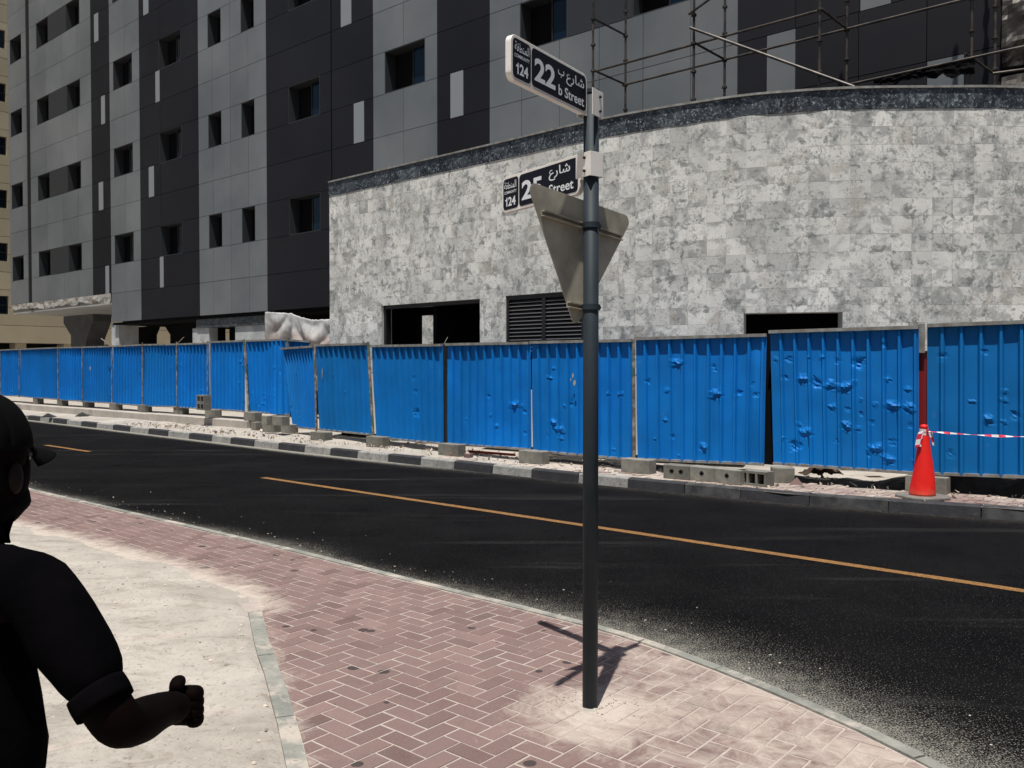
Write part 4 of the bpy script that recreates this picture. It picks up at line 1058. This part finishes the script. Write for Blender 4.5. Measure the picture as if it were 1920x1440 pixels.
for px, py, mt_, lb in ((745, 829, 'cyan', 'crumpled turquoise scrap beside the wire-tied block'), (790, 834, 'orange', 'orange scrap under the fourth near panel'), (1265, 868, 'orange', 'crumpled orange paper left of the row of blocks'), (1640, 885, 'orange', 'small orange scrap left of the traffic cone')):
    c_ = G(px, py, .14); m = M(); nn = 9
    m.grid(lambda u, v: c_ + Vector(((u - .5) * .22, (v - .5) * .2, .05 + .06 * fbm(u * 5 + px, v * 5, 1, 3))), nn, nn)
    tag(m.build('litter_scrap', mt_), lb, 'litter')
c_ = G(1545, 893, .12); m = M(); m.grid(lambda u, v: c_ + Vector(((u - .5) * .55, .25 * v, .02 + .13 * math.sin(math.pi * u) * math.sin(math.pi * min(1, v + .25)) + .05 * fbm(u * 6, v * 6, 9, 3))), 22, 14)
tag(m.build('sack', 'brown'), 'crumpled brown sacking under the dented panel', 'sack')
m = M(); m.tube(G(880, 846, .17), G(965, 853, .17), .022); tag(m.build('pipe', 'pipe', smooth=False), 'red pipe lying on the ground behind the near hoarding', 'pipe')
c_ = G(1492, 910, ZP + .002); m = M(); m.prism([c_ + Vector((-.09, 0, 0)), c_ + Vector((.10, .02, 0)), c_ + Vector((.03, .05, .09))], (0.02, .06, .0)); tag(m.build('broken_slab', 'brick'), 'broken pinkish slab corner at the end of the block row', 'slab')
c_ = G(878, 858, ZP); m = M(); m.tone = .1; m.box(c_ + Vector((0, .05, .03)), (.14, .09, .06), S); tag(bevel(m.build('loose_brick', 'brick'), .006), 'loose dark brick beside the block under the black gap', 'brick')
for px, py, lb in ((93, 771, 'upper dark jagged stone on the sand strip, close to the upstand'), (88, 783, 'lower dark stone on the sand strip, close to the kerb, left of the others'), (152, 781, 'left one of two dark stones side by side on the sand strip'), (173, 780, 'flat dark stone at the right of the stones on the sand strip')):
    c_ = G(px, py, .15); m = M(); m.add([c_ + Vector(q_) for q_ in ((-.2, 0, 0), (.15, .05, 0), (.22, .15, .02), (-.05, .2, .10), (0, .05, .13))], [(0, 1, 4), (1, 2, 4), (2, 3, 4), (3, 0, 4), (3, 2, 1, 0)])
    tag(m.build('rock', 'kerbg'), lb, 'stone', 'dark stones on the sand strip')

# ------------------------------------------------------------------ traffic cone and tape
cp = G(1731, 934, ZP)
cone = empty('traffic_cone', cp, 'battered red traffic cone with tape tied to its tip', 'traffic cone')
m = M(); cc = cp + Vector((0, .02, 0)); k_ = .255
oct_ = [cc + Matrix.Rotation(R(15), 3, 'Z') @ Vector((x_, y_, 0)) for x_, y_ in ((-k_, -.14), (-.16, -k_), (.16, -k_), (k_, -.14), (k_, .14), (.16, k_), (-.16, k_), (-k_, .14))]
m.prism(oct_, (0, 0, .035)); bevel(m.build('base', 'rubber', cone), .012)
m = M(); prof = [(.142, .03), (.140, .06), (.128, .16), (.118, .25), (.098, .40), (.078, .54), (.058, .68), (.045, .76), (.042, .79), (.030, .80)]
m.lathe(cc, prof, 36)
for i_ in range(len(m.v)):
    p = m.v[i_]; h = p.z - cc.z; a_ = math.atan2(p.y - cc.y, p.x - cc.x); f_ = 1 + (.07 * fbm(a_ * 1.5, h * 8, 4.2) if h < .75 else 0)
    lean = .012 * math.sin(h * 3); m.v[i_] = Vector((cc.x + (p.x - cc.x) * f_ + lean, cc.y + (p.y - cc.y) * f_, p.z))
m.build('body', 'cone', cone, smooth=True)
m = M(); m.lathe(cc + Vector((.01, 0, .795)), [(.036, 0), (.044, .015), (.042, .035), (.03, .048), (.012, .052)], 16); m.build('tip', 'cone', cone, smooth=True)
tp = cc + Vector((.01, 0, .77))
tape = empty('barrier_tape', tp, 'red and white striped barrier tape tied round the cone and stretched right', 'barrier tape')
def ribbon(fn, n, w=.05, per=6):
    m = M()
    for i_ in range(n):
        t0, t1 = i_ / n, (i_ + 1) / n; a, ua = fn(t0); b_, ub = fn(t1); m.tone = 1 if (i_ // per) % 2 else 0
        m.add([a - ua * w / 2, b_ - ub * w / 2, b_ + ub * w / 2, a + ua * w / 2], [(0, 1, 2, 3)])
    return m
tend = W(2060, 818, 10.45)
def stretch(t):
    p = tp.lerp(tend, t); p.z -= .03 * math.sin(math.pi * t)
    tw = .9 + .5 * math.sin(t * 25); return p, Vector((0, math.sin(tw) * .9, math.cos(tw))).normalized() * (.4 + .2 * math.sin(t * 17))
ribbon(stretch, 96, .05, 4).build('stretched_tape', 'tape', tape)
def wrap(t):
    a_ = t * 4 * math.pi; return tp + Vector((math.cos(a_) * .052, math.sin(a_) * .052, .02 - .05 * t)), Vector((0, 0, 1))
ribbon(wrap, 40, .045, 5).build('knot', 'tape', tape)
def loop(t):
    a_ = t * 2 * math.pi; return tp + Vector((-.055 - .05 * math.sin(a_ / 2) * (1 if t < .5 else .6), -.06, -.09 + .09 * math.cos(a_))), Vector((.9, -.3, .2)).normalized()
ribbon(loop, 24, .05, 3).build('tape_loop', 'tape', tape)
ribbon(lambda t: (tp + Vector((.05 + .04 * t, -.05, -.01 - .15 * t)), Vector((1, .2, .2)).normalized() * (1 - .5 * t)), 8, .05, 3).build('tape_tail', 'tape', tape)

# ------------------------------------------------------------------ street sign post
PB = Vector((.372, 4.03, ZB)); rp_ = .0365
sp = empty('street_sign_post', PB, 'slim grey steel post with two street name signs and a triangular sign back', 'sign post')
ztop = AT(1110, 172, 4.03).z
m = M(); m.tube(PB - Vector((0, 0, .03)), Vector((PB.x, PB.y, ztop)), rp_, n=40); m.build('pole', 'post', sp, smooth=False)
for p_ in sp.children[0].data.polygons: p_.use_smooth = len(p_.vertices) == 4
m = M(); m.lathe((PB.x, PB.y, ztop - .012), [(rp_ + .003, 0), (rp_ + .003, .016), (rp_ - .006, .022)], 32); m.build('cap', 'post', sp)
m = M(); m.lathe((PB.x, PB.y, ZB - .004), [(.062, 0), (.052, .004), (.042, .008), (.037, .012)], 18)
for i_ in range(len(m.v)):
    p = m.v[i_]; m.v[i_] = Vector((p.x + .02 * fbm(p.x * 20, p.y * 20, 1), p.y + .02 * fbm(p.x * 20, p.y * 20, 7), p.z + .004 * fbm(p.x * 50, p.y * 50)))
m.build('mortar_collar', 'sand', sp)
def rrect(o, ux, uy, w, h, r, n=6):
    out = []
    for cx, cy, a0 in ((w - r, r, -90), (w - r, h - r, 0), (r, h - r, 90), (r, r, 180)):
        for i_ in range(n + 1):
            a_ = R(a0 + 90 * i_ / n); out.append(o + ux * (cx + r * math.cos(a_)) + uy * (cy + r * math.sin(a_)))
    return out
def text_mesh(parent, txt, o, ux, uy, nrm, w, h, bold=.0, name='lettering', shear=0):
    cu = bpy.data.curves.new('lettering', 'FONT'); cu.body = txt; cu.size = 1; cu.extrude = 0; cu.resolution_u = 4; cu.offset = bold; cu.space_character = 1.0
    ob = bpy.data.objects.new('lettering', cu); COL.objects.link(ob); bpy.context.view_layer.update()
    dg = bpy.context.evaluated_depsgraph_get(); me = bpy.data.meshes.new_from_object(ob.evaluated_get(dg))
    bpy.data.objects.remove(ob); vs = [v.co.copy() for v in me.vertices]
    if not vs: return
    x0, x1 = min(v.x for v in vs), max(v.x for v in vs); y0, y1 = min(v.y for v in vs), max(v.y for v in vs)
    m = M(); sx_, sy_ = w / (x1 - x0), h / (y1 - y0)
    m.add([o + ux * ((v.x - x0) * sx_) + uy * ((v.y - y0) * sy_) + nrm * .0012 for v in vs], [tuple(p.vertices) for p in me.polygons])
    ob = m.build(name, 'letter', parent); ob['label'] = 'lettering reading ' + ({True: 'Arabic words'}.get(any(ord(ch) > 1000 for ch in txt), txt))
def numeral_one(root, o, ux, nrm, w, h):
    uy = Vector((0, 0, 1)); pts_ = [(.55, 0), (1, 0), (1, 1), (.66, 1), (.60, .86), (.40, .78), (.08, .76), (.08, .60), (.55, .62)]
    m = M(); m.add([o + ux * x * w + uy * y * h + nrm * .0012 for x, y in pts_], [tuple(range(len(pts_)))]); ob = m.build('lettering', 'letter', root); ob['label'] = 'lettering reading 1'
def street_sign(o, ux, L, H, big, arab, latin, lw, label, texts):
    """o: lower left corner of the face, ux: reading direction"""
    uy = Vector((0, 0, 1)); nrm = ux.cross(uy).normalized(); D = .028
    m = M(); m.prism(rrect(o - nrm * D, ux, uy, L, H, .035, 8), nrm * D); root = m.build('street_name_sign', 'white', sp); root['label'] = label; bevel(root, .002)
    bx = .013; c1 = L * .232
    for (x0, w_) in ((bx, c1 - bx), (c1 + .008, L - c1 - .008 - bx)):
        m = M(); m.prism(rrect(o + ux * x0 + uy * bx + nrm * .0003, ux, uy, w_, H - 2 * bx, .022, 6), nrm * .0012); m.build('sign_face', 'navy', root)
    f0 = o + nrm * .0015
    for (txt, x, y, w_, h_, bd) in texts:
        if txt == '124': numeral_one(root, f0 + ux * x + uy * y, ux, nrm, w_ * .22, h_); txt = '24'; x += w_ * .30; w_ *= .70
        text_mesh(root, txt, f0 + ux * x + uy * y, ux, uy, nrm, w_, h_, bd)
    return root
AR_SH = '\uFEC9\uFEAD\uFE8E\uFEB7'; AR_MN = '\uFE94\uFED8\uFEC4\uFEE8\uFEE4\uFEDF\uFE8D'; AR_B = '\uFE8F'
# upper sign, running towards the camera
d22 = Vector((.566, .824, 0)).normalized(); L22, H22 = .625, .186
o22 = Vector((PB.x, PB.y, 0)) - d22 * (L22 + .040) + Vector((0, 0, AT(1100, 219, 4.01).z + .002)); 
street_sign(o22, d22, L22, H22, 0, 0, 0, 0, 'upper street name sign, number 22 b, pointing towards the viewer', [
 (AR_MN, .024, .122, .108, .038, .006), ('COMMUNITY', .022, .096, .112, .015, .012), ('124', .032, .030, .092, .046, .03),
 ('22', .172, .040, .168, .098, .03), (AR_B, .362, .108, .052, .035, .012), (AR_SH, .432, .092, .160, .062, .010), ('b Street', .366, .030, .226, .046, .018)])
# lower sign, running away from the camera
d25 = Vector((.57, -.82, 0)).normalized(); L25, H25 = .66, .19
o25 = Vector((PB.x, PB.y, 0)) - d25 * (L25 + .085) + Vector((0, 0, AT(1080, 362, 4.09).z))
street_sign(o25, d25, L25, H25, 0, 0, 0, 0, 'lower street name sign, number 25, pointing away across the road', [
 (AR_MN, .024, .122, .112, .040, .006), ('COMMUNITY', .024, .096, .114, .015, .012), ('124', .032, .030, .098, .048, .03),
 ('25', .186, .040, .178, .100, .03), (AR_SH, .420, .098, .170, .068, .010), ('Street', .420, .032, .196, .048, .018)])
# white clamps
for zc0, zc1, dd in ((AT(1110, 218, 3.99).z, AT(1110, 168, 3.99).z, d22), (AT(1110, 330, 3.99).z, AT(1110, 284, 3.99).z, d25)):
    nn = dd.cross(Vector((0, 0, 1))).normalized(); zc_ = (zc0 + zc1) / 2; hh = zc1 - zc0; pc = Vector((PB.x, PB.y, zc_))
    m = M()
    for sgn in (1, -1):
        m.box(pc + nn * sgn * .0405 - dd * .012, (.102, .004, hh), dd)
    m.box(pc + dd * .0395, (.004, .078, hh), dd)
    m.box(pc - dd * .068 - nn * .004, (.06, .006, hh * .92), dd)
    br = m.build('sign_bracket', 'white', sp); bevel(br, .0012)
    for sgn in (1, -1):
        for bx_ in (.004,):
            for bz in (-.3, .3):
                a = pc + nn * sgn * .0425 + dd * bx_ + Vector((0, 0, bz * hh * .9)); m = M(); m.tube(a, a + nn * sgn * .008, .0075, .006, n=8); m.build('bolt', 'bolt', br)
# triangular sign seen from behind
ut = Vector((.70, .71, 0)).normalized(); nt_v = ut.cross(Vector((0, 0, 1))).normalized()   # towards the viewer's side
ctr = Vector((PB.x, PB.y, 0)) - nt_v * .062
tl = Vector((0, 0, 0)); th = R(-5.0); ux_ = ut * math.cos(th) + Vector((0, 0, 1)) * math.sin(th); uy_ = Vector((0, 0, 1)) * math.cos(th) - ut * math.sin(th)
zt_ = AT(1090, 374, 4.07).z; hs_ = .395; Ht = .62; rr_ = .035
cor = [(-hs_ - .0, 0), (hs_, 0), (0, -Ht)]; ccs = []
tri = []
import itertools
def inset(cor, r):
    # centres of the rounded corners of the triangle
    out = []
    for i_ in range(3):
        p = Vector(cor[i_]); a = (Vector(cor[i_ - 1]) - p).normalized(); b_ = (Vector(cor[(i_ + 1) % 3]) - p).normalized(); bi = (a + b_).normalized(); half = a.angle(b_) / 2
        out.append(p + bi * (r / math.sin(half)))
    return out
cs_ = inset(cor, rr_)
for i_ in range(3):
    c_ = cs_[i_]; pa = Vector(cor[i_ - 1]); pn = Vector(cor[(i_ + 1) % 3]); p = Vector(cor[i_])
    e1 = (p - pa).normalized(); e2 = (pn - p).normalized(); n1 = Vector((e1.y, -e1.x)); n2 = Vector((e2.y, -e2.x))
    if n1.dot(p - c_) < 0: n1 = -n1
    if n2.dot(p - c_) < 0: n2 = -n2
    a0 = math.atan2(n1.y, n1.x); a1 = math.atan2(n2.y, n2.x); da = (a1 - a0 + math.pi) % (2 * math.pi) - math.pi
    for k in range(9):
        a_ = a0 + da * k / 8; tri.append(c_ + Vector((math.cos(a_), math.sin(a_))) * rr_)
base = ctr + Vector((0, 0, zt_)) + ut * .015
tp3 = [base + ux_ * p.x + uy_ * p.y for p in tri]
m = M(); m.prism(tp3, -nt_v * .003)
if m.f: trs = m.build('triangular_sign', 'alu', sp); trs['label'] = 'back of a triangular road sign, point down'
for zz, w0, w1 in ((-.115, -.285, .30), (-.50, -.075, .06)):
    m = M(); a = base + uy_ * zz + nt_v * .012
    m.box(a + ux_ * (w0 + w1) / 2, (w1 - w0, .022, .006), ux_, None, uy_); m.box(a + ux_ * (w0 + w1) / 2 + uy_ * -.022, (w1 - w0, .022, .004), ux_, None, uy_)
    m.box(a + ux_ * (w0 + w1) / 2 + uy_ * -.011 - nt_v * .009, (w1 - w0, .004, .02), ux_, None, uy_)
    m.build('sign_rail', 'alu', trs)
    zc_ = (a + uy_ * -.01).z - .005; m = M(); m.lathe((PB.x, PB.y, zc_ - .013), [(rp_ + .001, 0), (rp_ + .005, 0), (rp_ + .005, .026), (rp_ + .001, .026)], 32)
    q_ = Vector((PB.x, PB.y, zc_)) + ut * (rp_ + .012); m.box(q_, (.03, .012, .026), ut); m.build('pole_clamp', 'post', sp)
    m = M(); m.tube(q_ + nt_v * .006, q_ + nt_v * .018, .007, n=8); m.build('bolt', 'bolt', sp)

# ------------------------------------------------------------------ person
def skin(name, pts, edges, rad, mat_, parent, sub=2, root_i=0, post=None):
    org = ORG[parent.name]; me = bpy.data.meshes.new(name); me.from_pydata([Vector(p) - org for p in pts], edges, [])
    me.materials.append(MT[mat_])
    me.skin_vertices.new() if hasattr(me.skin_vertices, 'new') else None
    ob = bpy.data.objects.new(name, me); COL.objects.link(ob); ob.parent = parent; ORG[ob.name] = org
    md = ob.modifiers.new('skin', 'SKIN'); md.use_smooth_shade = True; md.branch_smoothing = .6
    if not me.skin_vertices: 
        bpy.context.view_layer.objects.active = ob
    lay = me.skin_vertices[0].data
    for i_, r in enumerate(rad):
        lay[i_].radius = r if isinstance(r, tuple) else (r, r); lay[i_].use_root = (i_ == root_i)
    s_ = ob.modifiers.new('sub', 'SUBSURF'); s_.levels = s_.render_levels = sub
    return ob
BX, BY = -1.0, 1.52
man = empty('person', (BX, BY, .04), 'man in black cap and dark short-sleeved shirt seen from behind, right fist raised', 'person')
r_ = Vector((.97, -.25, 0)).normalized(); f_ = Vector((.25, .97, 0)).normalized(); O = Vector((BX, BY, 0)); U = Vector((0, 0, 1))
def B(r, f, z): return O + r_ * r + f_ * f + U * z
sh = B(.200, -.005, 1.258); el = Vector((-.650, 1.40, 1.045)); wr = Vector((-.668, 1.62, .992)); hd = Vector((-.663, 1.69, .968))
shl = B(-.175, -.005, 1.262); ell = B(-.24, -.05, 1.0); wrl = B(-.25, .08, .80); hdl = B(-.25, .11, .71)
# body: torso, neck, head, both arms, legs in one surface
pts = [B(0, 0, .88), B(0, .01, 1.02), B(0, .0, 1.16), B(0, -.005, 1.27), B(0, .01, 1.345), B(.02, .03, 1.42), B(.035, .035, 1.50), B(.035, .03, 1.555),
       sh, el, el.lerp(wr, .35), wr, hd, shl, ell, ell.lerp(wrl, .35), wrl, hdl,
       B(.09, .0, .82), B(.10, .06, .46), B(.10, .02, .10), B(.11, .14, .065), B(-.09, 0, .82), B(-.10, -.04, .46), B(-.10, -.16, .12), B(-.11, -.06, .065)]
ed = [(0, 1), (1, 2), (2, 3), (3, 4), (4, 5), (5, 6), (6, 7), (3, 8), (8, 9), (9, 10), (10, 11), (11, 12), (3, 13), (13, 14), (14, 15), (15, 16), (16, 17), (0, 18), (18, 19), (19, 20), (20, 21), (0, 22), (22, 23), (23, 24), (24, 25)]
rad = [(.13, .10), (.125, .095), (.135, .10), (.12, .09), .055, .06, (.078, .088), (.065, .075), .05, .042, .045, .035, (.036, .047), .05, .042, .044, .029, (.028, .04), .085, .055, .04, .035, .085, .055, .04, .035]
skin('body', pts, ed, rad, 'skin', man)
# shirt with short folded sleeves
se = sh.lerp(el, .80); sl = shl.lerp(ell, .8)
pts = [B(0, 0, .84), B(0, .01, 1.0), B(0, 0, 1.15), B(0, -.015, 1.275), B(0, .0, 1.335), B(.11, -.01, 1.298), sh + r_ * .006, sh.lerp(el, .45) + Vector((.0, -.005, 0)), se, B(-.11, -.01, 1.298), shl, shl.lerp(ell, .45), sl]
ed = [(0, 1), (1, 2), (2, 3), (3, 4), (3, 5), (5, 6), (6, 7), (7, 8), (3, 9), (9, 10), (10, 11), (11, 12)]
rad = [(.185, .12), (.180, .115), (.182, .12), (.15, .115), (.085, .08), (.085, .075), .068, .061, .054, (.085, .075), .074, .07, .08]
shirt = skin('shirt', pts, ed, rad, 'shirt', man, root_i=0)
tx = bpy.data.textures.new('cloth_folds', 'CLOUDS'); tx.noise_scale = .11; tx.noise_depth = 2
dm = shirt.modifiers.new('folds', 'DISPLACE'); dm.texture = tx; dm.strength = .022; dm.mid_level = .5
m = M(); ax = (el - sh).normalized(); ua = ax.orthogonal().normalized(); wa = ax.cross(ua)
def cuff(u, v):
    a_ = u * 2 * math.pi; rr = .0478 + .0012 * math.sin(v * math.pi) + .002 * math.sin(a_ * 3)
    return se + ax * (-.028 + .036 * v) + (ua * math.cos(a_) + wa * math.sin(a_)) * rr
m.grid(cuff, 36, 4); cf = m.build('sleeve_cuff', 'shirt', man, smooth=True)
so = cf.modifiers.new('t', 'SOLIDIFY'); so.thickness = .003
# collar
m = M(); m.grid(lambda u, v: B(0, .012, 1.34) + r_ * math.cos(u * 6.283) * (.075 - .008 * v) + f_ * math.sin(u * 6.283) * (.07 - .008 * v) + U * (.035 * v), 30, 3)
co_ = m.build('collar', 'shirt', man, smooth=True); so = co_.modifiers.new('t', 'SOLIDIFY'); so.thickness = .006
# trousers, shoes
pts = [B(0, 0, .93), B(0, 0, .86), B(.09, 0, .80), B(.10, .06, .46), B(.10, .02, .12), B(-.09, 0, .80), B(-.10, -.04, .46), B(-.10, -.15, .13)]
skin('trousers', pts, [(0, 1), (1, 2), (2, 3), (3, 4), (1, 5), (5, 6), (6, 7)], [(.155, .115), (.15, .115), .10, .075, .06, .10, .075, .06], 'trouser', man)
for q0, q1 in ((B(.10, .0, .085), B(.11, .19, .07)), (B(-.10, -.17, .09), B(-.11, .02, .07))):
    skin('shoe', [q0, q0.lerp(q1, .5), q1], [(0, 1), (1, 2)], [(.042, .045), (.046, .042), (.036, .03)], 'hair', man)
# right fist: fingers curled, thumb on top
fw = (hd - wr).normalized(); sd_ = Vector((-fw.y, fw.x, 0)).normalized()   # towards the body's midline
hu = Vector((0, 0, 1)); kc = hd + fw * .028
for i_, (dz_, ln_) in enumerate(((.032, .96), (.011, 1.04), (-.011, .98), (-.032, .82))):
    k = kc + hu * dz_ * .80 - sd_ * .022
    p1 = k + fw * .024 * ln_ + sd_ * .010; p2 = p1 + fw * .004 + sd_ * .034 * ln_; p3 = p2 - fw * .034 + sd_ * .004; p4 = p3 - fw * .010 - sd_ * .014
    skin('finger', [k - fw * .035, k, p1, p2, p3, p4], [(0, 1), (1, 2), (2, 3), (3, 4), (4, 5)], [.018, .0185, .0180, .0165, .0145, .012], 'skin', man)
t0 = hd - fw * .02 + hu * .03; skin('thumb', [t0, t0 + hu * .018 + fw * .022 + sd_ * .006, t0 + hu * .02 + fw * .055 + sd_ * .016, t0 + hu * .012 + fw * .072 + sd_ * .036], [(0, 1), (1, 2), (2, 3)], [.017, .016, .014, .011], 'skin', man)
for i_, dz_ in enumerate((.028, .01, -.01, -.027)):      # left hand, relaxed
    k = hdl - U * .01 + f_ * (dz_); skin('finger', [k, k - U * .035 + f_ * .006, k - U * .062 + f_ * .014 + r_ * .008, k - U * .078 + f_ * .014 + r_ * .02], [(0, 1), (1, 2), (2, 3)], [.010, .0095, .0085, .0075], 'skin', man)
k = hdl + f_ * .03 + U * .03; skin('thumb', [k, k - U * .03 + f_ * .02, k - U * .055 + f_ * .024 + r_ * .008], [(0, 1), (1, 2)], [.012, .0105, .009], 'skin', man)
# head details: ear, nose, beard, hair, cap; the head looks to the right
HC = Vector((-.980, 1.545, 1.489)); hf = Vector((.27, .963, 0)).normalized(); hr = Vector((hf.y, -hf.x, 0))
def H(r, f, z): return HC + hr * r + hf * f + U * z
def ellips(name, mat_, c_, ax_r, ax_f, ax_z, cut=None, bump=0):
    m = M()
    def e(u, v):
        a_ = u * 2 * math.pi; b_ = (v - .5) * math.pi
        k = 1 + (bump * fbm(math.cos(a_) * 3, math.sin(a_) * 3, v * 6, 3) if bump else 0)
        return c_ + (hr * math.cos(a_) * math.cos(b_) * ax_r + hf * math.sin(a_) * math.cos(b_) * ax_f + U * math.sin(b_) * ax_z) * k
    m.grid(e, 32, 20); return m.build(name, mat_, man, smooth=True)
ellips('face', 'skin', H(0, .02, -.035), .072, .085, .105)
ellips('hair', 'hair', H(0, -.018, -.015), .081, .092, .098, bump=.04)
ellips('beard', 'hair', H(0, .040, -.088), .064, .062, .050, bump=.10)
ellips('nose', 'skin', H(0, .108, -.035), .014, .018, .022)
for s_ in (1, -1):
    ellips('ear', 'earskin', H(.086 * s_, .012, -.042), .008, .015, .028); ellips('eye', 'white', H(.03 * s_, .088, -.015), .011, .008, .007)
ellips('mouth', 'skin', H(0, .100, -.075), .024, .008, .006)
m = M(); prof = []
def capf(u, v):
    a_ = u * 2 * math.pi; b_ = v * math.pi / 2; fr_ = .108 if math.sin(a_) > 0 else .112
    return H(math.cos(a_) * math.cos(b_) ** .8 * .094, math.sin(a_) * math.cos(b_) ** .8 * fr_ - .004, .008 + math.sin(b_) * .108 - .018 * (1 - v) * (math.sin(a_) < 0) * -math.sin(a_))
m.grid(capf, 40, 16); cpo = m.build('cap', 'cap', man, smooth=True)
so = cpo.modifiers.new('t', 'SOLIDIFY'); so.thickness = .003
m = M(); m.lathe(H(0, -.004, .112), [(.009, 0), (.008, .004), (.003, .006)], 12); m.build('cap_button', 'cap', man)
def brim(u, v):
    a_ = (u - .5) * 2; w = .080 * a_; f0 = .098 * math.sqrt(max(0, 1 - (a_ * .80) ** 2)); ln_ = .074 * math.sqrt(max(0, 1 - a_ * a_ * .96))
    return H(w * (1 - .02 * v), f0 + ln_ * v, .012 - .020 * a_ * a_ - .020 * v)
m = M(); m.grid(brim, 24, 10); bo = m.build('cap_brim', 'cap', man, smooth=True); so = bo.modifiers.new('t', 'SOLIDIFY'); so.thickness = .004
